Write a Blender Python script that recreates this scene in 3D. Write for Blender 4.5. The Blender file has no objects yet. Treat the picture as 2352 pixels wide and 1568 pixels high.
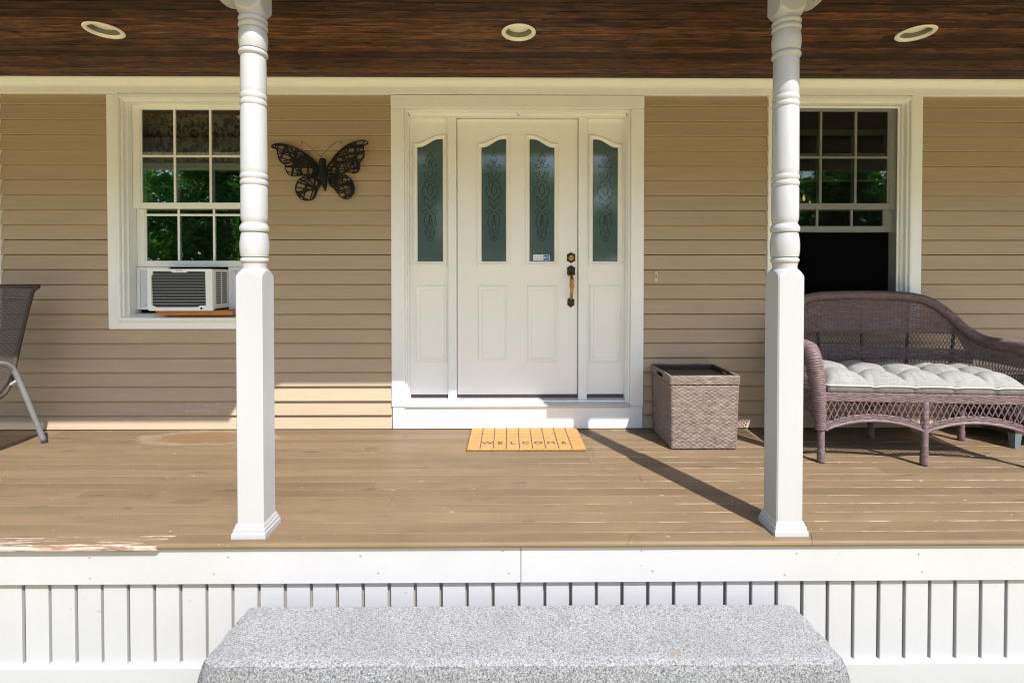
import bpy, math, random
from mathutils import Vector, Matrix
random.seed(7)
PI = math.pi
R = math.radians
scene = bpy.context.scene
col = scene.collection

# ------------------------------------------------------------------ camera, sky, sun, exposure
cam_d = bpy.data.cameras.new('camera')
cam = bpy.data.objects.new('camera', cam_d); col.objects.link(cam)
cam.location = (0.0, -3.67, 1.147)
cam.rotation_euler = (R(90 - .81), 0, R(-.48))
cam_d.sensor_width = 36.0
cam_d.lens = 36.0 * 1130 / 2352
cam_d.shift_y = -0.0578
cam_d.clip_start = .05; cam_d.clip_end = 600
scene.camera = cam

SUN_EL, SUN_AZ = R(49.3), R(26.0)          # azimuth measured from straight in front of the house towards the right
world = bpy.data.worlds.new('World'); scene.world = world
world.use_nodes = True
wn = world.node_tree
for n in list(wn.nodes): wn.nodes.remove(n)
sky = wn.nodes.new('ShaderNodeTexSky'); sky.sky_type = 'NISHITA'; sky.sun_disc = False
sky.sun_elevation = SUN_EL; sky.sun_rotation = PI - SUN_AZ
sky.air_density = 1.0; sky.dust_density = 1.2; sky.ozone_density = 1.0
bg = wn.nodes.new('ShaderNodeBackground'); bg.inputs['Strength'].default_value = .11
wo = wn.nodes.new('ShaderNodeOutputWorld')
wn.links.new(sky.outputs[0], bg.inputs[0]); wn.links.new(bg.outputs[0], wo.inputs[0])

sun_d = bpy.data.lights.new('sun', 'SUN'); sun_d.energy = 2.8; sun_d.angle = R(.53); sun_d.color = (1, .97, .94)
sun = bpy.data.objects.new('sun', sun_d); col.objects.link(sun)
to_sun = Vector((math.sin(SUN_AZ) * math.cos(SUN_EL), -math.cos(SUN_AZ) * math.cos(SUN_EL), math.sin(SUN_EL)))
sun.rotation_euler = to_sun.to_track_quat('Z', 'Y').to_euler()
sun.location = (6, -12, 14)

scene.view_settings.view_transform = 'Standard'
try: scene.view_settings.look = 'None'
except Exception: pass
scene.view_settings.exposure = 1.42
scene.view_settings.gamma = 1.0
scene.view_settings.use_curve_mapping = False
scene.cycles.use_denoising = True
scene.cycles.denoiser = 'OPENIMAGEDENOISE'
scene.cycles.denoising_input_passes = 'RGB_ALBEDO_NORMAL'
scene.cycles.denoising_prefilter = 'ACCURATE'
scene.cycles.filter_width = 1.15
scene.cycles.max_bounces = 10
scene.cycles.diffuse_bounces = 6
scene.cycles.transparent_max_bounces = 12
scene.cycles.sample_clamp_indirect = 8

# ------------------------------------------------------------------ materials
MATS = {}
def nodes_of(name):
    m = bpy.data.materials.new(name); m.use_nodes = True
    nt = m.node_tree
    return m, nt, nt.nodes['Principled BSDF'], nt.nodes['Material Output']

def math_node(nt, op, a, b=None, clamp=False):
    n = nt.nodes.new('ShaderNodeMath'); n.operation = op; n.use_clamp = clamp
    for i, v in enumerate((a, b)):
        if v is None: continue
        if isinstance(v, (int, float)): n.inputs[i].default_value = v
        else: nt.links.new(v, n.inputs[i])
    return n.outputs[0]

def ramp(nt, fac, stops):
    n = nt.nodes.new('ShaderNodeValToRGB')
    e = n.color_ramp.elements
    while len(e) < len(stops): e.new(.5)
    for k, (p, c) in enumerate(stops):
        e[k].position = p
        e[k].color = (c, c, c, 1) if isinstance(c, (int, float)) else (*c, 1)
    nt.links.new(fac, n.inputs[0])
    return n.outputs[0]

def mix(nt, fac, a, b, mode='MIX'):
    n = nt.nodes.new('ShaderNodeMix'); n.data_type = 'RGBA'; n.blend_type = mode
    def put(sock, v):
        if isinstance(v, (int, float)): sock.default_value = v if sock.type == 'VALUE' else (v, v, v, 1)
        elif isinstance(v, tuple): sock.default_value = (*v, 1)
        else: nt.links.new(v, sock)
    put(n.inputs[0], fac); put(n.inputs[6], a); put(n.inputs[7], b)
    return n.outputs[2]

def coords(nt, scale=(1, 1, 1), rnd=0.0, kind='Object'):
    tc = nt.nodes.new('ShaderNodeTexCoord')
    mp = nt.nodes.new('ShaderNodeMapping'); mp.inputs['Scale'].default_value = scale
    nt.links.new(tc.outputs[kind], mp.inputs[0])
    if rnd:
        oi = nt.nodes.new('ShaderNodeObjectInfo')
        cx = nt.nodes.new('ShaderNodeCombineXYZ')
        v = math_node(nt, 'MULTIPLY', oi.outputs['Random'], rnd)
        for k in range(3): nt.links.new(v, cx.inputs[k])
        nt.links.new(cx.outputs[0], mp.inputs['Location'])
    return mp.outputs[0]

def noise(nt, vec, scale, detail=4, rough=.55, out='Fac', dist=0.0):
    n = nt.nodes.new('ShaderNodeTexNoise')
    n.inputs['Scale'].default_value = scale; n.inputs['Detail'].default_value = detail
    n.inputs['Roughness'].default_value = rough; n.inputs['Distortion'].default_value = dist
    nt.links.new(vec, n.inputs['Vector'])
    return n.outputs[out]

def bump(nt, bs, h, strength=.2, dist=.002):
    b = nt.nodes.new('ShaderNodeBump'); b.inputs['Strength'].default_value = strength; b.inputs['Distance'].default_value = dist
    nt.links.new(h, b.inputs['Height']); nt.links.new(b.outputs[0], bs.inputs['Normal'])

def shade(c, k): return tuple(max(0, min(1, x * k)) for x in c)

def paint(name, c, rough=.45, var=.06, scale=3, stretch=(1, 1, 1), bstr=.15, bscale=60, rnd=9.0, rvar=0.0, dirt=0.0, metal=0.0, spots=0.0):
    m, nt, bs, out = nodes_of(name)
    v = coords(nt, stretch, rnd)
    f = noise(nt, v, scale, 5)
    colr = ramp(nt, f, [(.3, shade(c, 1 - var)), (.7, shade(c, 1 + var))])
    if rvar:
        oi = nt.nodes.new('ShaderNodeObjectInfo')
        k = ramp(nt, oi.outputs['Random'], [(0, 1 - rvar), (1, 1.0)])
        colr = mix(nt, 1.0, colr, k, 'MULTIPLY')
    if dirt:
        d = ramp(nt, noise(nt, v, scale * 2.3, 8, .7), [(.52, 0.0), (.72, dirt)])
        colr = mix(nt, d, colr, shade((.30, .25, .19), 1))
    if spots:
        d = ramp(nt, noise(nt, v, 38, 2, .4), [(.76, 0.0), (.79, spots)])
        colr = mix(nt, d, colr, (.2, .16, .12))
    nt.links.new(colr, bs.inputs['Base Color'])
    bs.inputs['Roughness'].default_value = rough; bs.inputs['Metallic'].default_value = metal
    if bstr: bump(nt, bs, noise(nt, v, bscale, 4), bstr)
    MATS[name] = m
    return m

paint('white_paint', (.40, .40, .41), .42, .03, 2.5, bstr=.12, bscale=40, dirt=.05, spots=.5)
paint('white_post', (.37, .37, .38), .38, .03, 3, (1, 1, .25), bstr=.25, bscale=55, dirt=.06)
paint('trim_paint', (.82, .825, .82), .45, .03, 2, bstr=.1, dirt=.06)
paint('door_paint', (.84, .83, .81), .42, .02, 2, bstr=.1, bscale=90)
paint('vinyl', (.80, .81, .80), .35, .02, 3, bstr=.05)
paint('appliance_white', (.76, .78, .82), .35, .02, 4, bstr=.05)
paint('appliance_grey', (.62, .62, .58), .4, .02, 4, bstr=.05)
paint('accordion_plastic', (.62, .66, .76), .4, .03, 4, bstr=.05)
paint('dark_grey', (.006, .007, .008), .6, .1, 20)
paint('coil_metal', (.02, .023, .026), .6, .25, 60, (.3, 1, 6))
paint('raw_wood', (.42, .17, .04), .6, .25, 9, (1, 8, 8), bstr=.3)
paint('sheathing', (.12, .09, .06), .8)
paint('joist_wood', (.30, .27, .23), .8, .2, 6)
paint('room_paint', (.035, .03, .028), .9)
paint('black_metal', (.003, .003, .003), .85, .3, 30, bstr=.2)
paint('aged_bronze', (.045, .035, .025), .38, .4, 60, metal=.7, bstr=.4)
paint('brass', (.42, .24, .06), .3, .35, 40, metal=.9)
paint('grey_metal', (.30, .32, .34), .38, .08, 20, metal=.35)
paint('threshold_metal', (.55, .56, .56), .38, .06, 20, (1, 6, 6), metal=.35)
paint('sweep_vinyl', (.07, .045, .05), .5)
paint('bell_plastic', (.62, .52, .33), .4)
paint('light_trim', (.82, .80, .72), .4)
paint('light_baffle', (.17, .175, .14), .35, .1, 20)
paint('bulb_glass', (.85, .84, .76), .25)
paint('granite_under', (.3, .3, .31), .8)
paint('bark', (.10, .075, .05), .9, .3, 12, (1, 1, .2), bstr=.6, bscale=18)
paint('piping_fabric', (.46, .45, .43), .9)
paint('rail_fabric', (.05, .036, .026), .75, .2, 60)
paint('rubber', (.03, .03, .03), .7)
paint('mat_ink', (.055, .035, .07), .95, .3, 200)
paint('sticker_white', (.78, .80, .84), .4)
paint('sticker_blue', (.02, .12, .42), .4)
paint('wicker_grey_leg', (.13, .15, .17), .5)

# siding: warm tan, a little streaked along the board, with grain relief
m, nt, bs, out = nodes_of('siding')
v = coords(nt, (.5, 1, 6), 30)
c = ramp(nt, noise(nt, v, 5, 6), [(.3, (.415, .316, .214)), (.7, (.455, .350, .240))])
oi = nt.nodes.new('ShaderNodeObjectInfo')
c = mix(nt, 1.0, c, ramp(nt, oi.outputs['Random'], [(0, .94), (1, 1.0)]), 'MULTIPLY')
v2 = coords(nt, (1, 1, 1))
sep = nt.nodes.new('ShaderNodeSeparateXYZ'); nt.links.new(v2, sep.inputs[0])
# scuffed pale streaks low on the wall left of the left post
mx = ramp(nt, math_node(nt, 'ABSOLUTE', math_node(nt, 'SUBTRACT', sep.outputs[0], -2.2)), [(.18, 1.0), (.42, 0.0)])
mz = ramp(nt, math_node(nt, 'ABSOLUTE', math_node(nt, 'SUBTRACT', sep.outputs[2], .17)), [(.03, 1.0), (.09, 0.0)])
st = ramp(nt, noise(nt, coords(nt, (1.2, 1, 9)), 9, 8, .72), [(.53, 0.0), (.68, .75)])
k = math_node(nt, 'MULTIPLY', math_node(nt, 'MULTIPLY', mx, mz), st)
c = mix(nt, k, c, (.62, .54, .44))
nt.links.new(c, bs.inputs['Base Color']); bs.inputs['Roughness'].default_value = .6; bs.inputs['Specular IOR Level'].default_value = .2
bump(nt, bs, noise(nt, coords(nt, (.35, 1, 8), 30), 22, 5), .25, .002)
MATS['siding'] = m

# stained ceiling boards
m, nt, bs, out = nodes_of('ceiling_stain')
v = coords(nt, (1.7, 14, 14), 60)
f = noise(nt, v, 3.0, 9, .72, dist=.25)
c = ramp(nt, f, [(.32, (.009, .0055, .004)), (.45, (.042, .019, .010)), (.57, (.115, .047, .021)), (.72, (.24, .102, .044))])
oi = nt.nodes.new('ShaderNodeObjectInfo')
c = mix(nt, 1.0, c, ramp(nt, oi.outputs['Random'], [(0, .42), (.6, .9), (1, 1.5)]), 'MULTIPLY')
kn = ramp(nt, noise(nt, coords(nt, (1.6, 5, 5), 90), 3.5, 1), [(.66, 0.0), (.74, .9)])
c = mix(nt, kn, c, (.006, .004, .003))
nt.links.new(c, bs.inputs['Base Color']); bs.inputs['Roughness'].default_value = .6; bs.inputs['Specular IOR Level'].default_value = .25
bump(nt, bs, noise(nt, coords(nt, (.5, 9, 9), 60), 16, 6), .35, .002)
MATS['ceiling_stain'] = m

# brown deck paint with worn board edges, painted-in edge glints, scuffs and stains
def deck_paint(name, edge=True, peel=0.0):
    m, nt, bs, out = nodes_of(name)
    v = coords(nt, (.6, 3, 3), 40)
    base = (.190, .132, .075)
    c = ramp(nt, noise(nt, v, 3.2, 7, .6), [(.3, shade(base, .86)), (.7, shade(base, 1.12))])
    oi = nt.nodes.new('ShaderNodeObjectInfo')
    c = mix(nt, 1.0, c, ramp(nt, oi.outputs['Random'], [(0, .84), (1, 1.05)]), 'MULTIPLY')
    w = coords(nt, (1, 1, 1))
    stain = ramp(nt, noise(nt, coords(nt, (1.1, 2.2, 1)), 2.6, 5, .6), [(.60, 0.0), (.70, .55)])
    c = mix(nt, stain, c, shade(base, .66))
    # dark scuffs, elongated along the boards
    sc = ramp(nt, noise(nt, coords(nt, (1.3, 5, 1)), 2.8, 3, .5), [(.65, 0.0), (.72, .6)])
    c = mix(nt, sc, c, shade(base, .45))
    sep = nt.nodes.new('ShaderNodeSeparateXYZ'); nt.links.new(w, sep.inputs[0])
    rough = None
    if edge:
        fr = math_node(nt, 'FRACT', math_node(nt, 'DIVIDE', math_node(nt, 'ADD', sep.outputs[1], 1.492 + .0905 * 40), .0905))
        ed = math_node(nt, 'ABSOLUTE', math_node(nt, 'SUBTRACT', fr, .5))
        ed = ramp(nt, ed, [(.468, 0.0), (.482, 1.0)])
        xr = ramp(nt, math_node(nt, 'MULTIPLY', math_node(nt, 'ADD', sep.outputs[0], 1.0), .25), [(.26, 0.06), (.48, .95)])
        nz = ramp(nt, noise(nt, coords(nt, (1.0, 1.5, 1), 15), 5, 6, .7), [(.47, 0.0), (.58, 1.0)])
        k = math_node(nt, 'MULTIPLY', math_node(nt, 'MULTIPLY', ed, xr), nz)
        c = mix(nt, math_node(nt, 'MULTIPLY', k, .9), c, (.66, .56, .48))  # pale edge wear and sun glint put into the colour, stronger to the right
        # weathered patch by the wall, left of the left post
        dx = math_node(nt, 'DIVIDE', math_node(nt, 'SUBTRACT', sep.outputs[0], -2.12), .52)
        dy = math_node(nt, 'DIVIDE', math_node(nt, 'SUBTRACT', sep.outputs[1], -.19), .17)
        rr = math_node(nt, 'ADD', math_node(nt, 'MULTIPLY', dx, dx), math_node(nt, 'MULTIPLY', dy, dy))
        rr = math_node(nt, 'ADD', rr, math_node(nt, 'MULTIPLY', math_node(nt, 'SUBTRACT', noise(nt, coords(nt, (1, 3, 1)), 7, 6, .7), .5), 1.6))
        ring = ramp(nt, rr, [(0.0, 0.0), (.45, .15), (.72, .85), (.95, 0.0)])
        c = mix(nt, ramp(nt, rr, [(.2, .6), (.9, 0.0)]), c, shade((.20, .105, .05), 1))
        c = mix(nt, math_node(nt, 'MULTIPLY', ring, .42), c, (.42, .33, .22))
    flk = ramp(nt, noise(nt, coords(nt, (.8, 2.4, 2), 3), 26, 3, .5), [(.735, 0.0), (.76, .9)])
    c = mix(nt, flk, c, (.6, .52, .44))
    if peel:
        pf = noise(nt, coords(nt, (.22, 3, 3)), 14, 9, .78)
        yk = ramp(nt, math_node(nt, 'MULTIPLY', math_node(nt, 'ADD', sep.outputs[1], 1.60), 10), [(.0, .10), (.42, .02), (.8, 0.0)])
        pk = ramp(nt, math_node(nt, 'ADD', pf, yk), [(.545, 0.0), (.59, 1.0)])
        c = mix(nt, pk, c, mix(nt, noise(nt, coords(nt, (.5, 6, 6)), 30, 4), (.30, .17, .12), (.66, .55, .49)))
    nt.links.new(c, bs.inputs['Base Color'])
    rg = ramp(nt, noise(nt, v, 6, 5), [(.3, .48), (.7, .68)])
    nt.links.new(rg, bs.inputs['Roughness']); bs.inputs['Specular IOR Level'].default_value = .25
    bump(nt, bs, noise(nt, coords(nt, (.3, 5, 5), 40), 18, 6), .25, .002)
    MATS[name] = m
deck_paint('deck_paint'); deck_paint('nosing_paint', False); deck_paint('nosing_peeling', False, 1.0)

# granite: salt and pepper
def granite(name, lo, mid, hi, bstr):
    m, nt, bs, out = nodes_of(name)
    v = coords(nt, (1, 1, 1))
    f1 = noise(nt, v, 150, 3, .8)
    vo = nt.nodes.new('ShaderNodeTexVoronoi'); vo.inputs['Scale'].default_value = 240; nt.links.new(v, vo.inputs['Vector'])
    f = math_node(nt, 'ADD', math_node(nt, 'MULTIPLY', f1, .72), math_node(nt, 'MULTIPLY', vo.outputs['Color'], .28))
    c = ramp(nt, f, [(.34, lo), (.47, mid), (.60, hi)])
    blot = ramp(nt, noise(nt, v, 3.2, 6, .65), [(.45, 0.0), (.66, .42)])
    c = mix(nt, blot, c, mix(nt, .5, c, (.15, .15, .14)))
    rust = ramp(nt, noise(nt, v, 9, 2, .4), [(.74, 0.0), (.79, .7)])
    c = mix(nt, rust, c, (.2, .15, .08))
    nt.links.new(c, bs.inputs['Base Color']); bs.inputs['Roughness'].default_value = .75
    bump(nt, bs, noise(nt, v, 70, 5, .7), bstr, .004)
    MATS[name] = m
granite('granite', (.085, .086, .09), (.21, .21, .212), (.345, .345, .345), .4)
granite('granite_split', (.04, .043, .05), (.14, .144, .155), (.28, .285, .295), .9)

# wicker strands
def wicker(name, c1, c2, sc=60):
    m, nt, bs, out = nodes_of(name)
    v = coords(nt, (.35, .35, 1.6), 0)
    c = ramp(nt, noise(nt, v, sc, 4, .7), [(.3, c1), (.7, c2)])
    nt.links.new(c, bs.inputs['Base Color']); bs.inputs['Roughness'].default_value = .5; bs.inputs['Specular IOR Level'].default_value = .3
    MATS[name] = m
wicker('wicker_brown', (.07, .046, .050), (.235, .165, .165), 75)
wicker('wicker_grey', (.085, .062, .053), (.31, .245, .21), 70)
wicker('wicker_dark', (.02, .018, .018), (.06, .05, .048), 60)
paint('tray_dark', (.018, .017, .018), .3, .2, 30)

# linen cushion
m, nt, bs, out = nodes_of('linen')
va = coords(nt, (1, .05, .05)); vb = coords(nt, (.05, 1, 1))
f = math_node(nt, 'ADD', math_node(nt, 'MULTIPLY', noise(nt, va, 260, 2), .5), math_node(nt, 'MULTIPLY', noise(nt, vb, 260, 2), .5))
c = ramp(nt, f, [(.36, (.17, .165, .156)), (.62, (.29, .282, .268))])
c = mix(nt, ramp(nt, noise(nt, coords(nt), 6, 5), [(.5, 0.0), (.8, .25)]), c, (.40, .38, .35))
nt.links.new(c, bs.inputs['Base Color']); bs.inputs['Roughness'].default_value = .95
bump(nt, bs, f, .3, .0015)
MATS['linen'] = m

# coir
m, nt, bs, out = nodes_of('coir')
f = noise(nt, coords(nt, (1, 1, 1)), 190, 5, .75)
c = ramp(nt, f, [(.32, (.25, .12, .03)), (.5, (.46, .26, .085)), (.68, (.62, .40, .17))])
c = mix(nt, ramp(nt, noise(nt, coords(nt), 12, 4), [(.4, 0.0), (.8, .35)]), c, (.40, .17, .04))
nt.links.new(c, bs.inputs['Base Color']); bs.inputs['Roughness'].default_value = .95
bump(nt, bs, f, .9, .004)
MATS['coir'] = m

# sling mesh with real holes between the threads (UV grid)
m, nt, bs, out = nodes_of('sling_mesh')
uv = nt.nodes.new('ShaderNodeTexCoord')
sep = nt.nodes.new('ShaderNodeSeparateXYZ'); nt.links.new(uv.outputs['UV'], sep.inputs[0])
fu = math_node(nt, 'ABSOLUTE', math_node(nt, 'SUBTRACT', math_node(nt, 'FRACT', math_node(nt, 'MULTIPLY', sep.outputs[0], 70)), .5))
row = math_node(nt, 'MULTIPLY', sep.outputs[1], 150)
fv = math_node(nt, 'ABSOLUTE', math_node(nt, 'SUBTRACT', math_node(nt, 'FRACT', row), .5))
hole = math_node(nt, 'MULTIPLY', math_node(nt, 'LESS_THAN', fu, .21), math_node(nt, 'LESS_THAN', fv, .25))
bs.inputs['Roughness'].default_value = .6
c = ramp(nt, noise(nt, coords(nt), 90, 3), [(.3, (.028, .021, .017)), (.7, (.06, .044, .034))])
nt.links.new(c, bs.inputs['Base Color'])
tr = nt.nodes.new('ShaderNodeBsdfTransparent'); ms = nt.nodes.new('ShaderNodeMixShader')
nt.links.new(hole, ms.inputs[0]); nt.links.new(bs.outputs[0], ms.inputs[1]); nt.links.new(tr.outputs[0], ms.inputs[2])
nt.links.new(ms.outputs[0], out.inputs[0])
MATS['sling_mesh'] = m

def glass(name, refl, tint, rough=.0):
    m, nt, bs, out = nodes_of(name)
    nt.nodes.remove(bs)
    lw = nt.nodes.new('ShaderNodeFresnel'); lw.inputs['IOR'].default_value = 1.5
    f = math_node(nt, 'ADD', math_node(nt, 'MULTIPLY', lw.outputs[0], 1.2), refl, True)
    t = nt.nodes.new('ShaderNodeBsdfTransparent'); t.inputs[0].default_value = (*tint, 1)
    g = nt.nodes.new('ShaderNodeBsdfGlossy'); g.inputs['Roughness'].default_value = rough
    nz = bump_n = nt.nodes.new('ShaderNodeBump'); bump_n.inputs['Strength'].default_value = .03; bump_n.inputs['Distance'].default_value = .01
    nt.links.new(noise(nt, coords(nt, (1, 1, 1)), 3.5, 2), bump_n.inputs['Height']); nt.links.new(bump_n.outputs[0], g.inputs['Normal'])
    x = nt.nodes.new('ShaderNodeMixShader')
    nt.links.new(f, x.inputs[0]); nt.links.new(t.outputs[0], x.inputs[1]); nt.links.new(g.outputs[0], x.inputs[2])
    nt.links.new(x.outputs[0], out.inputs[0])
    MATS[name] = m
glass('window_glass', .17, (.78, .84, .81))

m, nt, bs, out = nodes_of('privacy_glass')
c = ramp(nt, noise(nt, coords(nt), 220, 3, .8), [(.3, (.052, .085, .095)), (.7, (.095, .135, .145))])
nt.links.new(c, bs.inputs['Base Color']); bs.inputs['Roughness'].default_value = .06; bs.inputs['IOR'].default_value = 1.75
bump(nt, bs, noise(nt, coords(nt), 120, 3), .06, .001)
MATS['privacy_glass'] = m

m, nt, bs, out = nodes_of('insect_screen')
tr = nt.nodes.new('ShaderNodeBsdfTransparent'); ms = nt.nodes.new('ShaderNodeMixShader'); ms.inputs[0].default_value = .28
bs.inputs['Base Color'].default_value = (.004, .004, .005, 1); bs.inputs['Roughness'].default_value = .8; bs.inputs['Specular IOR Level'].default_value = .05
nt.links.new(tr.outputs[0], ms.inputs[1]); nt.links.new(bs.outputs[0], ms.inputs[2]); nt.links.new(ms.outputs[0], out.inputs[0])
MATS['insect_screen'] = m

m, nt, bs, out = nodes_of('lace')
f = noise(nt, coords(nt, (1, 1, .8)), 16, 3, .6, dist=1.5)
c = ramp(nt, f, [(.44, (.035, .028, .02)), (.50, (.34, .30, .22)), (.58, (.5, .45, .33))])
nt.links.new(c, bs.inputs['Base Color']); bs.inputs['Roughness'].default_value = .9
MATS['lace'] = m

def lamp_mat(name, c, s):
    m, nt, bs, out = nodes_of(name)
    bs.inputs['Emission Color'].default_value = (*c, 1); bs.inputs['Emission Strength'].default_value = s
    MATS[name] = m
lamp_mat('candle_bulb', (1, .45, .12), 2.5)

def leafy(name, c1, c2):
    m, nt, bs, out = nodes_of(name)
    c = ramp(nt, noise(nt, coords(nt), 1.2, 4), [(.3, c1), (.7, c2)])
    nt.links.new(c, bs.inputs['Base Color']); bs.inputs['Roughness'].default_value = .5
    tl = nt.nodes.new('ShaderNodeBsdfTranslucent')
    cc = mix(nt, 1.0, c, (1.6, 2.0, .6), 'MULTIPLY'); nt.links.new(cc, tl.inputs[0])
    x = nt.nodes.new('ShaderNodeMixShader'); x.inputs[0].default_value = .45
    nt.links.new(bs.outputs[0], x.inputs[1]); nt.links.new(tl.outputs[0], x.inputs[2]); nt.links.new(x.outputs[0], out.inputs[0])
    MATS[name] = m
leafy('leaf_light', (.07, .17, .025), (.15, .30, .045))
leafy('leaf_dark', (.03, .085, .018), (.075, .17, .032))

m, nt, bs, out = nodes_of('lawn')
c = ramp(nt, noise(nt, coords(nt), 3, 8, .7), [(.3, (.16, .17, .06)), (.7, (.25, .25, .11))])
nt.links.new(c, bs.inputs['Base Color']); bs.inputs['Roughness'].default_value = .9
bump(nt, bs, noise(nt, coords(nt), 40, 5), 1, .03)
MATS['lawn'] = m
paint('bounce_gravel', (.68, .55, .26), .95, .15, 30, bstr=.8, bscale=90)
paint('nail_grey', (.30, .295, .29), .6)
paint('roof_shingle', (.09, .085, .08), .9, .3, 30)
paint('soffit_paint', (.78, .77, .72), .5)

# ------------------------------------------------------------------ mesh helpers
class MB:
    def __init__(s): s.v = []; s.f = []; s.uv = None
    def add(s, vs, fs):
        o = len(s.v); s.v += [tuple(p) for p in vs]; s.f += [tuple(i + o for i in f) for f in fs]; return s
    def box(s, x0, x1, y0, y1, z0, z1):
        return s.add([(x0, y0, z0), (x1, y0, z0), (x1, y1, z0), (x0, y1, z0), (x0, y0, z1), (x1, y0, z1), (x1, y1, z1), (x0, y1, z1)],
                     [(0, 3, 2, 1), (4, 5, 6, 7), (0, 1, 5, 4), (1, 2, 6, 5), (2, 3, 7, 6), (3, 0, 4, 7)])
    def bevbox(s, x0, x1, y0, y1, z0, z1, b=.003):
        """box with chamfered edges (loops stacked along z)"""
        def loop(i, z): return [(x0 + i + b, y0 + i, z), (x1 - i - b, y0 + i, z), (x1 - i, y0 + i + b, z), (x1 - i, y1 - i - b, z),
                                (x1 - i - b, y1 - i, z), (x0 + i + b, y1 - i, z), (x0 + i, y1 - i - b, z), (x0 + i, y0 + i + b, z)]
        return s.loft([loop(b, z0), loop(0, z0 + b), loop(0, z1 - b), loop(b, z1)], caps=True)
    def loft(s, loops, caps=False, close=True):
        n = len(loops[0]); vs = [p for l in loops for p in l]; fs = []
        for k in range(len(loops) - 1):
            for i in range(n if close else n - 1):
                j = (i + 1) % n
                fs.append((k * n + i, k * n + j, (k + 1) * n + j, (k + 1) * n + i))
        if caps: fs.append(tuple(range(n - 1, -1, -1))); fs.append(tuple((len(loops) - 1) * n + i for i in range(n)))
        return s.add(vs, fs)
    def prism(s, poly, axis, a, b):
        """poly: 2D points; axis 'x','y','z' is the extrusion direction from a to b"""
        def P(p, t): return {'x': (t, p[0], p[1]), 'y': (p[0], t, p[1]), 'z': (p[0], p[1], t)}[axis]
        return s.loft([[P(p, a) for p in poly], [P(p, b) for p in poly]], caps=True)
    def tube(s, path, r, n=8, cap=True, flat=1.0):
        path = [Vector(p) for p in path]; loops = []
        t0 = (path[1] - path[0]).normalized()
        up = Vector((0, 0, 1)) if abs(t0.z) < .9 else Vector((1, 0, 0))
        nx = t0.cross(up).normalized()
        for i, p in enumerate(path):
            t = (path[min(i + 1, len(path) - 1)] - path[max(i - 1, 0)]).normalized()
            nx = (nx - t * nx.dot(t)).normalized(); ny = t.cross(nx)
            rr = r[i] if isinstance(r, (list, tuple)) else r
            loops.append([p + nx * math.cos(2 * PI * k / n) * rr + ny * math.sin(2 * PI * k / n) * rr * flat for k in range(n)])
        return s.loft(loops, caps=cap)
    def lathe(s, prof, cx, cy, n=28, caps=False):
        return s.loft([[(cx + r * math.cos(2 * PI * k / n), cy + r * math.sin(2 * PI * k / n), z) for k in range(n)] for r, z in prof], caps=caps)
    def build(s, name, mat, parent=None, smooth=False, angle=None):
        me = bpy.data.meshes.new(name); me.from_pydata(s.v, [], s.f)
        me.materials.append(MATS[mat]); me.validate(); me.update()
        if s.uv:
            l = me.uv_layers.new(name='UVMap')
            for lp in me.loops: l.data[lp.index].uv = s.uv[lp.vertex_index]
        if smooth:
            me.polygons.foreach_set('use_smooth', [True] * len(me.polygons))
            if angle is not None: me.set_sharp_from_angle(angle=R(angle))
        o = bpy.data.objects.new(name, me); col.objects.link(o)
        if parent is not None: attach(o, parent)
        return o

LOCAL = set()          # things whose children are modelled in the thing's own coordinates
def attach(o, parent):
    o.parent = parent
    if parent.type == 'EMPTY' and parent.name not in LOCAL:
        o.matrix_parent_inverse = parent.matrix_basis.inverted()

def tag(o, label=None, cat=None, group=None, kind=None):
    if label: o['label'] = label
    if cat: o['category'] = cat
    if group: o['group'] = group
    if kind: o['kind'] = kind
    return o
def thing(name, label, cat, loc=(0, 0, 0), rz=0, group=None, local=False):
    o = bpy.data.objects.new(name, None); col.objects.link(o)
    o.location = loc; o.rotation_euler = (0, 0, rz); o.empty_display_size = .1
    o.matrix_basis = Matrix.Translation(loc) @ Matrix.Rotation(rz, 4, 'Z')
    if local: LOCAL.add(o.name)
    return tag(o, label, cat, group)
def copy_tree(o, parent=None):
    c = o.copy(); col.objects.link(c)
    if parent is not None: c.parent = parent
    for ch in list(o.children): copy_tree(ch, c)
    return c

def smooth_path(pts, sub=8):
    pts = [Vector(p) for p in pts]; out = []
    for i in range(len(pts) - 1):
        p0 = pts[max(i - 1, 0)]; p1 = pts[i]; p2 = pts[i + 1]; p3 = pts[min(i + 2, len(pts) - 1)]
        for k in range(sub):
            t = k / sub
            out.append(.5 * ((2 * p1) + (p2 - p0) * t + (2 * p0 - 5 * p1 + 4 * p2 - p3) * t * t + (3 * p1 - p0 - 3 * p2 + p3) * t ** 3))
    out.append(pts[-1]); return out
def resample(path, step):
    path = [Vector(p) for p in path]; out = [path[0]]; acc = 0
    for a, b in zip(path, path[1:]):
        L = (b - a).length
        if L < 1e-9: continue
        t = step - acc
        while t <= L: out.append(a + (b - a) * (t / L)); t += step
        acc = L - (t - step)
    if (out[-1] - path[-1]).length > step * .2: out.append(path[-1])
    return out
def text_mesh(name, s, size, mat, parent, M4, depth=.0006, sx=1.0, align='LEFT'):
    cu = bpy.data.curves.new('letters', 'FONT'); cu.body = s; cu.size = size; cu.extrude = depth; cu.align_x = align
    to = bpy.data.objects.new('letters', cu); col.objects.link(to)
    dg = bpy.context.evaluated_depsgraph_get(); dg.update()
    me = bpy.data.meshes.new_from_object(to.evaluated_get(dg)); me.name = name
    bpy.data.objects.remove(to); bpy.data.curves.remove(cu)
    me.transform(M4 @ Matrix.Diagonal((sx, 1, 1, 1)))
    me.materials.clear(); me.materials.append(MATS[mat])
    o = bpy.data.objects.new(name, me); col.objects.link(o)
    attach(o, parent); return o
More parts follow.
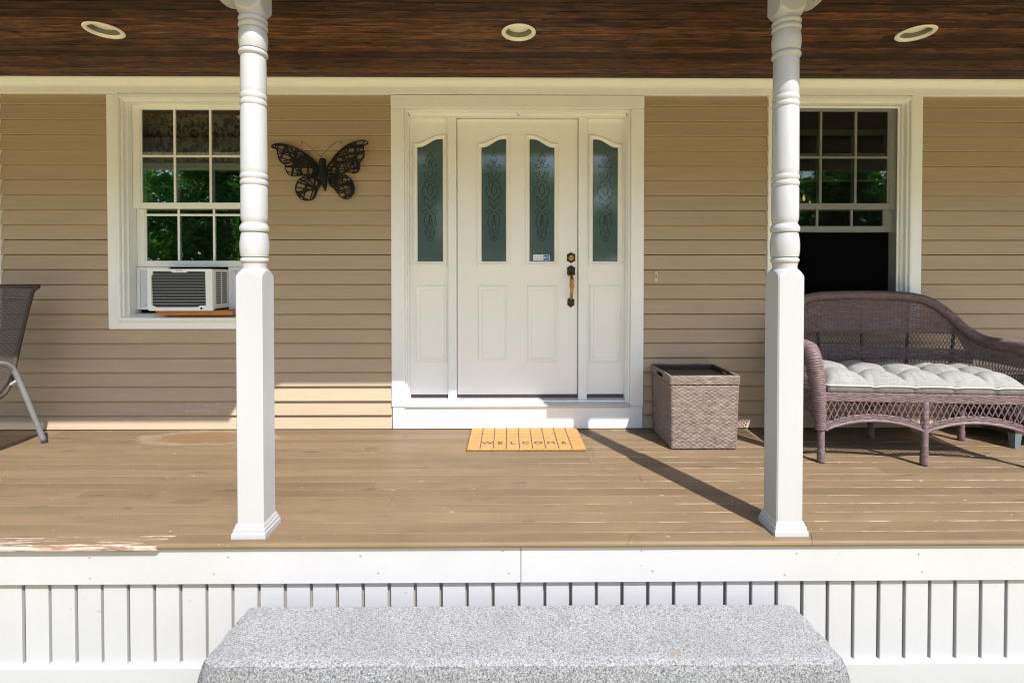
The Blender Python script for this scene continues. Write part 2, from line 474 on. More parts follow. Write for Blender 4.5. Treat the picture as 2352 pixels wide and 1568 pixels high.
WALLTXT = Matrix.Rotation(PI / 2, 4, 'X')      # text plane XY -> wall plane XZ, facing -y

def weave(mb, S, nu, nv, amp, row=.5, cells=4):
    """woven sheet: S(u,v) -> (point, normal); strands run along u, over and under nu stakes, in nv rows"""
    o = len(mb.v); W = nu * cells + 1
    for j in range(nv * 2 + 1):
        v = j / (nv * 2)
        for i in range(W):
            u = i / (W - 1)
            p, n = S(u, v)
            if j % 2: d = amp * (.35 + .65 * math.cos(PI * nu * u + PI * (j // 2)))
            else: d = -amp * .9
            q = p + n * d; mb.v.append((q.x, q.y, q.z))
    for j in range(nv * 2):
        for i in range(W - 1):
            a = o + j * W + i; mb.f.append((a, a + 1, a + W + 1, a + W))
    return mb

def open_weave(mb, S, nu, nv, amp, cells=4, fill=.60):
    """separate strands with gaps between the rows, going over and under nu stakes"""
    W = nu * cells + 1
    for j in range(nv):
        o = len(mb.v); wob = random.uniform(-.12, .12)
        for q, (dv, k) in enumerate(((-fill / 2, -.9), (0, .7), (fill / 2, -.9))):
            for i in range(W):
                u = i / (W - 1); v = min(1, max(0, (j + .5 + wob * math.sin(u * 37 + j) + dv) / nv))
                p, n = S(u, v); d = amp * (k * .5 + .75 * math.cos(PI * nu * u + PI * j)); c = p + n * d
                mb.v.append((c.x, c.y, c.z))
        for q in range(2):
            for i in range(W - 1):
                a = o + q * W + i; mb.f.append((a, a + 1, a + W + 1, a + W))
    return mb

# ------------------------------------------------------------------ ground
m_ = MB(); m_.add([(-150, -150, -.74), (150, -150, -.74), (150, 150, -.74), (-150, 150, -.74)], [(0, 1, 2, 3)])
tag(m_.build('lawn', 'lawn'), kind='structure')
m_ = MB(); m_.add([(-18, -13.5, -.734), (18, -13.5, -.734), (18, -2.6, -.734), (-18, -2.6, -.734)], [(0, 1, 2, 3)])
tag(m_.build('bounce_ground', 'bounce_gravel'), kind='structure')  # unseen pale ground added to bounce light up under the porch roof

# ------------------------------------------------------------------ house
house = thing('house', 'tan clapboard house front with white trim, double hung windows and cream front door', 'house', (.07, .1, 0))
XL, XR = -6.2, 6.2
WIN = [-4.302, -2.367, 2.508]
WH = .576                                       # half width over the casing
def wall_pieces():
    m = MB()
    op = [(c - .5, c + .5, .80, 2.45) for c in WIN] + [(-.76, .91, .02, 2.40)]
    op.sort(); x = XL
    for a, b, z0, z1 in op:
        m.box(x, a, .012, .14, -.6, 5.2)
        m.box(a, b, .012, .14, -.6, z0); m.box(a, b, .012, .14, z1, 5.2)
        x = b
    m.box(x, XR, .012, .14, -.6, 5.2)
    return m
wall_pieces().build('wall', 'sheathing', house)
# closed dark room behind the windows
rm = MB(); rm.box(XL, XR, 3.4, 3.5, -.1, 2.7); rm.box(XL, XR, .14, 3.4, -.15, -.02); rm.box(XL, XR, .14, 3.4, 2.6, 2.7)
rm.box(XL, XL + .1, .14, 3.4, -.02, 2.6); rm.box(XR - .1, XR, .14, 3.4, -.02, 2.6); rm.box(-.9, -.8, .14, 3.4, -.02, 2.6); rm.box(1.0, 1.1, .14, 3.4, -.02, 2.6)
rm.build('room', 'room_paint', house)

# siding: one object per board and wall section
rows = [0.004, .107, .212, .322, .428, .533, .643, .748]
while rows[-1] < 2.45: rows.append(rows[-1] + .110)
rows[-1] = 2.476 if rows[-1] > 2.476 else rows[-1]
if rows[-1] < 2.47: rows.append(2.476)
def siding_board(x0, x1, z0, z1):
    m = MB(); t = .024; h = z1 - z0
    w0, w1 = random.uniform(-.0006, .0006), random.uniform(-.0006, .0006)
    vs = []
    for x, dz in ((x0, w0), (x1, w1)):
        vs += [(x, .010, z0 + .002 + dz), (x, -t + .001, z0 + dz), (x, -t, z0 + .003 + dz), (x, -t + .0225, z1 - .001), (x, .010, z1 - .001)]
    m.add(vs, [(0, 1, 6, 5), (1, 2, 7, 6), (2, 3, 8, 7), (3, 4, 9, 8), (0, 5, 9, 4), (4, 3, 2, 1, 0), (5, 6, 7, 8, 9)])
    return m.build('siding_board', 'siding', house)
solid = [(-5.9, WIN[0] - WH), (WIN[0] + WH, WIN[1] - WH), (WIN[1] + WH, -.862), (1.008, WIN[2] - WH), (WIN[2] + WH, 4.6)]
for k, (a, b) in enumerate(zip(rows, rows[1:])):
    gap = .0035 if a < 1.5 else 0.0
    if a < .745:
        b_ = min(b, .749); j1 = (-1.93, -1.80, -1.88, -1.83)[k % 4]; j2 = (2.0, 2.12, 1.97, 2.08)[k % 4]
        secs = [(-5.9, j1), (j1, -.862), (1.008, j2), (j2, 4.6)]
    else: b_ = b; secs = solid
    for x0, x1 in secs: siding_board(x0 + .001, x1 - .001, a + gap, b_)

# frieze board and crown moulding under the porch ceiling
CEIL = 2.587
MB().bevbox(XL, XR, -.030, .010, 2.477, 2.56, .003).build('frieze_board', 'trim_paint', house)
cr = [(-.030, 2.530), (-.034, 2.530), (-.036, 2.538), (-.040, 2.545), (-.050, 2.556), (-.062, 2.566), (-.066, 2.574), (-.066, CEIL - .002), (-.030, CEIL - .002)]
MB().prism(cr, 'x', XL, XR).build('crown_moulding', 'trim_paint', house)

# windows -------------------------------------------------------------
def window(c, zb, screen):
    """c centre x, zb bottom of the raised lower sash"""
    w = MB()
    for s in (-1, 1):
        a, b = sorted((c + s * .576, c + s * .506)); w.bevbox(a, b, -.026, .012, .75, 2.476, .003)
    w.bevbox(c - .506, c + .506, -.026, .012, .75, .820, .003)
    win = w.build('window', 'trim_paint', house)
    f = MB()
    for s in (-1, 1):                              # frame with stepped brick mould
        a, b = sorted((c + s * .506, c + s * .478)); f.bevbox(a, b, -.040, .13, .80, 2.474, .004)
        a, b = sorted((c + s * .478, c + s * .462)); f.bevbox(a, b, -.020, .13, .80, 2.474, .003)
        a, b = sorted((c + s * .462, c + s * .448)); f.box(a, b, .012, .13, .80, 2.46)
    f.bevbox(c - .478, c + .478, -.038, .13, 2.442, 2.474, .004); f.bevbox(c - .462, c + .462, -.016, .13, 2.424, 2.442, .003)
    f.build('window_frame', 'vinyl', win)
    s_ = MB()
    s_.prism([(-.048, .812), (-.048, .834), (-.040, .838), (.05, .856), (.13, .858), (.13, .812)], 'x', c - .477, c + .477)
    s_.build('window_sill', 'vinyl', win)
    def sash(name, y, z0, rail0, gl0, gl1, top):
        m = MB()
        for s in (-1, 1):
            a, b = sorted((c + s * .447, c + s * .389)); m.bevbox(a, b, y, y + .030, z0, top, .004)
        m.bevbox(c - .389, c + .389, y, y + .030, z0, gl0, .004); m.bevbox(c - .389, c + .389, y, y + .030, gl1, top, .004)
        # thin glazing bead
        for s in (-1, 1):
            a, b = sorted((c + s * .389, c + s * .380)); m.box(a, b, y + .009, y + .021, gl0, gl1)
        m.build(name, 'vinyl', win)
        MB().box(c - .389, c + .389, y + .014, y + .016, gl0, gl1).build('glass_pane', 'window_glass', win)
        zm = (gl0 + gl1) / 2
        for k in (-1, 1):
            x = c + k * .1335; MB().bevbox(x - .0085, x + .0085, y + .004, y + .012, gl0, gl1, .002).build('muntin', 'vinyl', win)
        MB().bevbox(c - .38, c + .38, y + .0045, y + .0115, zm - .0085, zm + .0085, .002).build('muntin', 'vinyl', win)
    sash('upper_sash', .050, 1.647, 0, 1.693, 2.388, 2.424)
    sash('lower_sash', .088, zb, 0, zb + .047, zb + .742, zb + .787)
    if screen:
        m = MB()
        for q in (-1, 1):
            a, b = sorted((c + q * .447, c + q * .430)); m.bevbox(a, b, .026, .038, .86, 2.42, .002)
        m.bevbox(c - .430, c + .430, .026, .038, .86, .878, .002); m.bevbox(c - .430, c + .430, .026, .038, 2.402, 2.42, .002)
        m.build('screen_frame', 'vinyl', win)
        MB().box(c - .430, c + .430, .031, .033, .878, 2.402).build('screen_mesh', 'insect_screen', win)
    return win
window(WIN[0], .86, False)
window(WIN[1], 1.21, False)
window(WIN[2], 1.477, True)

# front door ----------------------------------------------------------
DC = .073
fr = MB()
fr.bevbox(-.862, -.764, -.030, .012, .172, 2.374, .003); fr.bevbox(.912, 1.008, -.030, .012, .172, 2.374, .003)
fr.bevbox(-.862, 1.008, -.032, .012, 2.376, 2.471, .003)
door_frame = fr.build('door_frame', 'trim_paint', house)
j = MB()
for s in (-1, 1):
    a, b = sorted((DC + s * .838, DC + s * .822)); j.bevbox(a, b, -.012, .14, .19, 2.374, .003)
    a, b = sorted((DC + s * .822, DC + s * .812)); j.box(a, b, .020, .14, .19, 2.36)
j.bevbox(-.749, .895, -.012, .14, 2.352, 2.374, .003); j.box(-.739, .885, .020, .14, 2.332, 2.352)
j.build('door_jamb', 'trim_paint', door_frame)
for x0, x1 in ((-.450, -.388), (.534, .598)):
    MB().bevbox(x0, x1, .040, .14, .20, 2.332, .003).build('mullion', 'trim_paint', door_frame)
MB().prism([(-.040, .172), (-.040, .182), (-.034, .186), (.02, .196), (.024, .204), (.06, .212), (.14, .216), (.14, .172)], 'x', -.762, .910).build('threshold', 'threshold_metal', door_frame)
MB().bevbox(-.856, 1.006, -.022, .012, .006, .171, .003).build('kick_board', 'trim_paint', door_frame)
for x in (-.735, .073, .882):
    MB().tube(smooth_path([(x, .0, 2.352), (x, -.001, 2.342), (x + .006, -.001, 2.334), (x + .004, -.001, 2.326), (x - .003, -.001, 2.328)], 4), .0018, 6).build('cup_hook', 'aged_bronze', door_frame)

def ogee(x0, x1, lo_side, lo, hi, n=14):
    """top edge from x1 back to x0"""
    out = []
    for k in range(n + 1):
        t = k / n; x = x1 + (x0 - x1) * t
        u = (x - x0) / (x1 - x0); u = u if lo_side == 'l' else 1 - u
        e = min(1, max(0, (u - .06) / .80)); out.append((x, lo + (hi - lo) * (.5 - .5 * math.cos(PI * e)) ))
    return out
def outline(x0, x1, z0, side, lo, hi): return [(x0, z0), (x1, z0)] + ogee(x0, x1, side, lo, hi)
def lerp_loop(A, B, t): return [(a[0] + (b[0] - a[0]) * t, a[1] + (b[1] - a[1]) * t) for a, b in zip(A, B)]
def lite(parent, yf, gx0, gx1, ox0, ox1, side):
    G = outline(gx0, gx1, 1.253, side, 2.112, 2.173); O = outline(ox0, ox1, 1.216, side, 2.146, 2.214)
    spec = [(0, 0.004), (0, -.004), (.18, -.012), (.42, -.013), (.55, -.008), (.85, -.006), (1, .000), (1, .004)]
    MB().loft([[(x, yf + y, z) for x, z in lerp_loop(O, G, t)] for t, y in spec]).build('glass_trim', 'door_paint', parent)
    g = MB(); g.prism(G, 'y', yf - .0045, yf - .0015); go = g.build('glass_pane', 'privacy_glass', parent)
    # etched scroll ornament
    cx = (gx0 + gx1) / 2; m = MB()
    def sc(pts, r=.0016):
        for s in (-1, 1):
            m.tube(smooth_path([(cx + s * a, yf - .0052, b) for a, b in pts], 5), r, 5)
    def curl(x, z, rad, a0, a1, n=9): return [(x + rad * (1 - .55 * k / n) * math.cos(R(a0 + (a1 - a0) * k / n)), z + rad * (1 - .55 * k / n) * math.sin(R(a0 + (a1 - a0) * k / n))) for k in range(n + 1)]
    z0 = 1.405
    sc([(.001, z0), (.014, z0 + .004)] + curl(.012, z0 + .022, .014, -60, 150))
    sc(curl(.022, z0 + .060, .016, -120, 170)); sc([(.030, z0 + .045), (.036, z0 + .07), (.026, z0 + .095), (.040, z0 + .12)] + curl(.038, z0 + .135, .012, -40, 180))
    sc([(0, z0 + .06), (.012, z0 + .09), (.016, z0 + .13), (.006, z0 + .17), (0, z0 + .20)]); sc([(0, z0 + .02), (.005, z0 + .035), (0, z0 + .05)])
    sc([(.002, z0 + .12), (.006, z0 + .16), (.004, z0 + .20)]); sc([(.046, z0 + .14), (.040, z0 + .18), (.024, z0 + .21), (.002, z0 + .225)])
    sc(curl(.036, z0 + .225, .020, -150, 190)); sc([(.004, z0 + .24), (.02, z0 + .265), (.034, z0 + .278), (.048, z0 + .30)]); sc([(.0, z0 + .25), (.012, z0 + .272), (.024, z0 + .29)])
    sc(curl(.030, z0 + .325, .018, -90, 160)); sc([(.0, z0 + .30), (.022, z0 + .32), (.048, z0 + .345), (.060, z0 + .375), (.050, z0 + .405)] + curl(.040, z0 + .405, .012, 0, 220))
    sc([(.0, z0 + .34), (.014, z0 + .36), (.020, z0 + .39), (.010, z0 + .42), (0, z0 + .435)]); sc(curl(.026, z0 + .44, .016, -60, 200))
    sc([(0, z0 + .45), (.030, z0 + .47), (.045, z0 + .50)] + curl(.040, z0 + .51, .010, -30, 200)); sc([(.0, z0 + .47), (.016, z0 + .50), (.020, z0 + .53)])
    sc([(.004, z0 + .565), (.020, z0 + .555), (.040, z0 + .557)] + curl(.042, z0 + .57, .011, -60, 200)); sc([(.006, z0 + .56), (.012, z0 + .59), (.020, z0 + .605)] + curl(.022, z0 + .615, .010, -60, 190))
    sc(curl(.010, z0 + .645, .012, -120, 180)); sc([(0, z0 + .585), (.006, z0 + .60), (.0, z0 + .618)]); sc([(0, z0 + .662), (.004, z0 + .668), (0, z0 + .676)])
    m.build('etched_scroll', 'dark_grey', parent)
    return go
def raised_panel(parent, yf, x0, x1, z0, z1):
    def lp(i, y): return [(x0 + i, yf + y, z0 + i), (x1 - i, yf + y, z0 + i), (x1 - i, yf + y, z1 - i), (x0 + i, yf + y, z1 - i)]
    m = MB(); m.loft([lp(0, .002), lp(0, -.003), lp(.006, -.010), (lp(.014, -.010)), lp(.022, -.003), lp(.030, -.002), lp(.036, -.006)])
    q = lp(.036, -.006); m.add(q, [(0, 1, 2, 3)])
    m.build('raised_panel', 'door_paint', parent)

YD = .070
front_door = MB().bevbox(-.384, .530, YD, YD + .045, .240, 2.327, .003).build('front_door', 'door_paint', house)
lite(front_door, YD, -.198, -.015, -.237, .021, 'l'); lite(front_door, YD, .166, .351, .130, .388, 'r')
raised_panel(front_door, YD, -.226, .001, .487, 1.071); raised_panel(front_door, YD, .147, .373, .487, 1.071)
MB().box(-.384, .530, YD + .004, YD + .04, .214, .239).build('door_sweep', 'sweep_vinyl', front_door)
for x0, x1, gx, ox, sd, px in ((-.741, -.451, (-.683, -.494), (-.722, -.462), 'l', (-.699, -.466)), (.599, .887, (.647, .833), (.612, .872), 'r', (.620, .851))):
    sl = MB().bevbox(x0, x1, YD + .002, YD + .045, .240, 2.331, .002).build('sidelight', 'door_paint', house)
    lite(sl, YD + .002, gx[0], gx[1], ox[0], ox[1], sd); raised_panel(sl, YD + .002, px[0], px[1], .487, 1.071)
    MB().box(x0, x1, YD + .008, YD + .04, .214, .239).build('sill_strip', 'sweep_vinyl', sl)
# hardware
def hexplate(cx, z0, z1, w, cap):
    return [(cx - w, z0 + cap), (cx - w * .3, z0 + cap * .45), (cx, z0), (cx + w * .3, z0 + cap * .45), (cx + w, z0 + cap), (cx + w, z1 - cap), (cx + w * .3, z1 - cap * .45), (cx, z1), (cx - w * .3, z1 - cap * .45), (cx - w, z1 - cap)]
def plate(name, cx, z0, z1, w, cap):
    P = hexplate(cx, z0, z1, w, cap); c = (cx, (z0 + z1) / 2)
    ins = [(c[0] + (x - c[0]) * .78, c[1] + (z - c[1]) * .82) for x, z in P]
    m = MB(); m.loft([[(x, YD, z) for x, z in P], [(x, YD - .006, z) for x, z in P], [(x, YD - .012, z) for x, z in ins], [(x, YD - .012, z) for x, z in [(c[0] + (a - c[0]) * .5, c[1] + (b - c[1]) * .5) for a, b in P]]], caps=True)
    return m.build(name, 'aged_bronze', front_door)
HX = .480
plate('deadbolt', HX, 1.237, 1.323, .031, .018)
m = MB(); m.loft([[(HX + r * math.cos(2 * PI * k / 20), y, 1.278 + r * math.sin(2 * PI * k / 20)) for k in range(20)] for r, y in ((.021, YD - .010), (.021, YD - .020), (.018, YD - .023), (.010, YD - .024), (.009, YD - .021), (.001, YD - .021))], caps=True)
m.build('key_cylinder', 'brass', front_door)
plate('handle_plate', HX, 1.132, 1.226, .030, .020)
plate('handle_plate', HX - .001, .900, .984, .026, .020)
hp = smooth_path([(HX, YD - .01, 1.150), (HX, YD - .035, 1.146), (HX, YD - .056, 1.115), (HX, YD - .060, 1.06), (HX - .001, YD - .052, 1.01), (HX - .001, YD - .035, .978), (HX - .001, YD - .01, .965)], 6)
m = MB(); m.tube(hp, [.009 + .006 * math.sin(PI * k / (len(hp) - 1)) ** 2 * (1.3 if k < len(hp) / 2 else .5) for k in range(len(hp))], 10)
m.build('pull_handle', 'brass', front_door, True)
m = MB(); m.tube([(HX, YD - .012, 1.170), (HX, YD - .030, 1.172), (HX, YD - .042, 1.166)], [.006, .008, .013], 10, flat=.5); m.build('thumb_latch', 'aged_bronze', front_door, True)
# alarm sticker in the right hand door glass
st = MB().box(.192, .316, YD - .0066, YD - .0058, 1.258, 1.303).build('sticker', 'sticker_white', front_door)
MB().box(.270, .313, YD - .0074, YD - .0067, 1.261, 1.300).build('sticker_emblem', 'sticker_blue', front_door)
text_mesh('sticker_text', 'ADT', .023, 'sticker_white', front_door, Matrix.Translation((.2915, YD - .0078, 1.2725)) @ WALLTXT, .0002, .86, 'CENTER')
text_mesh('sticker_text', 'monitored by', .0145, 'sticker_blue', front_door, Matrix.Translation((.196, YD - .0069, 1.266)) @ WALLTXT, .0002, .88)
text_mesh('sticker_text', '1-800-000-0000', .0105, 'sticker_blue', front_door, Matrix.Translation((.196, YD - .0069, 1.286)) @ WALLTXT, .0002, .95)
MB().box(.206, .207, YD - .0060, YD - .0055, 1.30, 1.301).build('sticker_text', 'sticker_blue', front_door)

# ------------------------------------------------------------------ porch deck
porch = thing('porch', 'brown painted board porch deck with white fascia and white vertical board skirting', 'porch', (0, -.8, -.3))
PX0, PX1 = -6.0, 6.0
ys = [-1.492 + .0905 * k for k in range(17)] + [0.012]
for k, (a, b) in enumerate(zip(ys, ys[1:])):
    cuts = [PX0] + sorted(random.uniform(-4.5, 4.5) for _ in range(2)) + [PX1]
    if k in (7, 12): cuts = [PX0, -2.45 + .5 * (k == 12), 2.2, PX1]
    for x0, x1 in zip(cuts, cuts[1:]):
        dz = random.uniform(-.0008, .0006); g = .0020
        m = MB()
        P = [(a + g, -.022), (b - g, -.022), (b - g, -.0012 + dz), (b - g - .0012, dz), (a + g + .0012, dz), (a + g, -.0012 + dz)]
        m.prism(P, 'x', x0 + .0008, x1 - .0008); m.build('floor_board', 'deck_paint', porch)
ncut = [PX0, -1.50, .515, 1.312, PX1]
for k, (x0, x1) in enumerate(zip(ncut, ncut[1:])):
    yf = -1.586 if k == 0 else -1.575; dz = -.0015 if k == 0 else 0
    P = [(-1.4945, -.026), (-1.4945, dz)]
    for t in range(7): a = PI / 2 + PI * t / 6; P.append((yf + .013 + .013 * math.cos(a), -.013 + dz + .013 * math.sin(a)))
    m = MB(); sk = .045                              # scarf cut ends
    lo = [(x0 + .001 + (sk * (y + 1.575) / .083 if k else 0), y, z) for y, z in P]; hi = [(x1 - .001 + (sk * (y + 1.575) / .083 if k < 3 else 0), y, z) for y, z in P]
    m.loft([lo, hi], caps=True)
    o = m.build('nosing_board', 'nosing_peeling' if k == 0 else 'nosing_paint', porch)
    if k == 0: o['label'] = 'weathered nosing board with peeling paint'
for x0, x1 in ((PX0, .055), (.057, PX1)):
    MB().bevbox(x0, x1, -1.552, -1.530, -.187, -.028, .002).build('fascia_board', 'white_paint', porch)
nm = MB(); rng = random.Random(5)
for q in range(-8, 9):
    for z in (-.060, -.150):
        x = q * .61 + rng.uniform(-.05, .05); zz = z + rng.uniform(-.012, .012)
        nm.loft([[(x + rr_ * math.cos(2 * PI * t / 8), -1.5528, zz + rr_ * math.sin(2 * PI * t / 8)) for t in range(8)] for rr_ in (.0026, .001)], caps=True)
tag(nm.build('nail_heads', 'nail_grey', porch), kind='stuff')
k = -48; xg = .382
while True:
    x0 = xg + .1138 * k + .014; x1 = xg + .1138 * (k + 1)
    k += 1
    if x1 < PX0: continue
    if x0 > PX1: break
    d = random.uniform(-.0012, .0012)
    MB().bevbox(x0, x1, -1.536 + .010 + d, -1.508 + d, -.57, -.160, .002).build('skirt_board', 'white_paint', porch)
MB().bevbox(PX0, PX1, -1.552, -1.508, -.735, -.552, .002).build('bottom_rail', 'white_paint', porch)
MB().box(PX0, PX1, -1.504, -1.46, -.60, -.03).build('rim_joist', 'joist_wood', porch)

# ------------------------------------------------------------------ porch roof
roof = thing('porch_roof', 'porch roof with dark stained tongue and groove board ceiling and white beam', 'roof', (0, -.8, CEIL))
yb = -.046; k = 0
while yb > -1.40:
    y1 = yb; y0 = max(yb - .083, -1.402)
    cuts = [PX0] + sorted(random.uniform(-4, 4) for _ in range(random.choice((2, 2, 3)))) + [PX1]
    for x0, x1 in zip(cuts, cuts[1:]):
        if x1 - x0 < .15: continue
        g = .0050; dz = random.uniform(-.0006, .0006)
        P = [(y0 + g, CEIL + .018), (y1 - g, CEIL + .018), (y1 - g, CEIL + .004 + dz), (y1 - g - .004, CEIL + dz), (y0 + g + .004, CEIL + dz), (y0 + g, CEIL + .004 + dz)]
        MB().prism(P, 'x', x0 + .0006, x1 - .0006).build('ceiling_board', 'ceiling_stain', roof)
    yb -= .083
MB().box(PX0, PX1, -1.40, .0, CEIL + .060, CEIL + .09).build('roof_deck', 'sheathing', roof)
MB().bevbox(PX0, PX1, -1.525, -1.404, 2.435, CEIL + .08, .004).build('beam', 'white_paint', roof)
MB().box(PX0, PX1, -1.74, -1.527, CEIL - .02, CEIL + .03).build('soffit', 'soffit_paint', roof)
# unseen eave fascia, lower edge cut to shape the shadow on the wall
P = [(PX0, 2.325), (-1.22, 2.325), (-1.17, 2.43), (-.88, 2.575), (-.66, 2.665), (1.13, 2.665), (1.13, 2.325), (PX1, 2.325), (PX1, 2.76), (PX0, 2.76)]
MB().prism(P, 'y', -1.765, -1.742).build('shadow_cut_fascia', 'white_paint', roof)
MB().add([(PX0, -1.80, 2.76), (PX1, -1.80, 2.76), (PX1, .0, 3.3), (PX0, .0, 3.3), (PX0, -1.80, 2.80), (PX1, -1.80, 2.80), (PX1, .0, 3.34), (PX0, .0, 3.34)],
         [(0, 3, 2, 1), (4, 5, 6, 7), (0, 1, 5, 4), (1, 2, 6, 5), (2, 3, 7, 6), (3, 0, 4, 7)]).build('shingle_roof', 'roof_shingle', roof)
m = MB(); [m.box(x, x + .04, -1.74, 0, CEIL + .05, 2.75) for x in (PX0, PX1 - .04)]; m.build('roof_end', 'white_paint', roof)

# recessed lights
LIGHTS = [(-2.370, -.742, 'recessed ceiling light above the window with the air conditioner'),
          (.064, -.736, 'recessed ceiling light straight above the front door'),
          (2.424, -.746, 'recessed ceiling light above the brown wicker loveseat')]
for x, y, lb in LIGHTS:                           # cut the cans' holes through the boards
    cut = MB().lathe([(.086, CEIL - .03), (.086, CEIL + .05)], x, y, 40, True).build('cutter', 'sheathing')
    for bo in [o for o in col.objects if o.name.startswith('ceiling_board')]:
        vy = [v.co.y for v in bo.data.vertices]; vx = [v.co.x for v in bo.data.vertices]
        if max(vy) < y - .09 or min(vy) > y + .09 or max(vx) < x - .09 or min(vx) > x + .09: continue
        md = bo.modifiers.new('hole', 'BOOLEAN'); md.operation = 'DIFFERENCE'; md.object = cut; md.solver = 'EXACT'
        dg = bpy.context.evaluated_depsgraph_get(); dg.update()
        me = bpy.data.meshes.new_from_object(bo.evaluated_get(dg)); bo.modifiers.clear(); bo.data = me; me.name = 'ceiling_board'
    bpy.data.objects.remove(cut)
lt = thing('recessed_light', LIGHTS[0][2], 'ceiling light', (LIGHTS[0][0], LIGHTS[0][1], CEIL), 0, 'recessed lights in the porch ceiling', True)
MB().lathe([(.0835, .004), (.0835, -.003), (.100, -.0015), (.102, -.005), (.097, -.010), (.081, -.010), (.078, -.006), (.078, .004)], 0, 0, 44).build('trim_ring', 'light_trim', lt, True, 40)
MB().lathe([(.079, -.004), (.075, .030), (.072, .040)], 0, 0, 44).build('baffle', 'light_baffle', lt, True)
MB().lathe([(.0735, .036), (.066, .028), (.050, .021), (.026, .0165), (.001, .015)], 0, 0, 44).build('bulb', 'bulb_glass', lt, True)
for x, y, lb in LIGHTS[1:]:
    c = copy_tree(lt); c.location = (x, y, CEIL); c['label'] = lb

# ------------------------------------------------------------------ posts
def post_mesh(prof, n=64, half=.058):
    loops = []
    for z, r, sq in prof:
        l = []
        for k in range(n):
            a = 2 * PI * (k + .5) / n - PI
            rr = r
            if sq: rr = min(half / max(abs(math.cos(a)), abs(math.sin(a))), r)
            l.append((rr * math.cos(a), rr * math.sin(a), z))
        loops.append(l)
    return MB().loft(loops, caps=True)
def arc(z0, z1, r0, rm, n=7):      # convex bead between z0 and z1 with root radius r0 and crest rm
    return [(z0 + (z1 - z0) * k / n, r0 + (rm - r0) * math.sin(PI * k / n) ** .6, False) for k in range(n + 1)]
post = thing('porch_post', 'white turned porch post on a square base in front of the air conditioner window', 'post', (-1.130, -1.462, 0), 0, 'white turned porch posts', True)
base = [(.0, .2, True), (1.125, .2, True)] + [(1.125 + .047 * k / 8, .0822 - (.0822 - .0555) * (1 - math.cos(PI / 2 * k / 8)), True) for k in range(9)] + [(1.176, .050, False)]
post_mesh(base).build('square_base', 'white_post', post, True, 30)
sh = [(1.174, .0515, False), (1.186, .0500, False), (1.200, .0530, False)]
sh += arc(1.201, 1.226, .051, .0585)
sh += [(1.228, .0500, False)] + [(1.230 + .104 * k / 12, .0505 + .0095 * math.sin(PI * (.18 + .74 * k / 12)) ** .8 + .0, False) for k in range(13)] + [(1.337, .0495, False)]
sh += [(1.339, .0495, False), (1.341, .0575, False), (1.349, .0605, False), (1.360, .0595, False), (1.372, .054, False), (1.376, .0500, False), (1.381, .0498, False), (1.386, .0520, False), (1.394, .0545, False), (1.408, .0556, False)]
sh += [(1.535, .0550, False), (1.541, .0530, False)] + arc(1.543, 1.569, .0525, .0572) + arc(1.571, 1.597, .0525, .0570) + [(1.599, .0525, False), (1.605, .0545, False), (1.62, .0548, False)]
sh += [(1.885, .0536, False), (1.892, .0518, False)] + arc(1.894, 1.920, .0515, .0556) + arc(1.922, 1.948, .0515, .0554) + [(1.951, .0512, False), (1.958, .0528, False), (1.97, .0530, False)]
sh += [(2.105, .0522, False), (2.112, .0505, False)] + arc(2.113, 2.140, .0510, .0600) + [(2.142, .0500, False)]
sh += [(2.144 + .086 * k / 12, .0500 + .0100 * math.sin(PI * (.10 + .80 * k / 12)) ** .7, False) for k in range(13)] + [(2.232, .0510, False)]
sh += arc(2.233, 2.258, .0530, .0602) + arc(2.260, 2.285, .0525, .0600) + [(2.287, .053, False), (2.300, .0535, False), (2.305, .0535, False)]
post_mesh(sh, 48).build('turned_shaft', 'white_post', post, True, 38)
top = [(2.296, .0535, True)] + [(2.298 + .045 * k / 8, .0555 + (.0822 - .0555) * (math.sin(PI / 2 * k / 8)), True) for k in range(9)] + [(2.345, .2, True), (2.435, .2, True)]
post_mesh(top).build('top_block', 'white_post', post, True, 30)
bl = []
for z, h in ((0.0, .0745), (.022, .0735), (.026, .0690), (.036, .0690), (.043, .0640), (.048, .0640), (.056, .0605), (.060, .0585)):
    bl.append([(-h, -h, z), (h, -h, z), (h, h, z), (-h, h, z)])
MB().loft(bl, caps=True).build('base_trim', 'white_post', post)
def bracket(sgn):
    out = [(.057, 2.434), (.057, 2.345), (.075, 2.332), (.10, 2.335), (.125, 2.345), (.145, 2.362), (.16, 2.385), (.19, 2.392), (.215, 2.405), (.23, 2.434)]
    m = MB(); n = len(out)
    hole = [(.112 + .017 * math.cos(2 * PI * k / n + 2.4), 2.386 + .020 * math.sin(2 * PI * k / n + 2.4)) for k in range(n)]
    P = out
    for y0 in (-.014, .014):
        pass
    L = lambda pts, y: [(sgn * x, y, z) for x, z in pts]
    m.loft([L(hole, -.014), L(P, -.014), L(P, .014), L(hole, .014), L(hole, -.014)])
    return m
bracket(-1).build('bracket', 'white_post', post)
post2 = thing('porch_post', 'white turned porch post on a square base beside the brown wicker loveseat', 'post', (1.247, -1.462, 0), 0, 'white turned porch posts', True)
for ch in list(post.children):
    if ch.name.startswith('bracket'): continue
    c = ch.copy(); col.objects.link(c); c.parent = post2
bracket(1).build('bracket', 'white_post', post2)

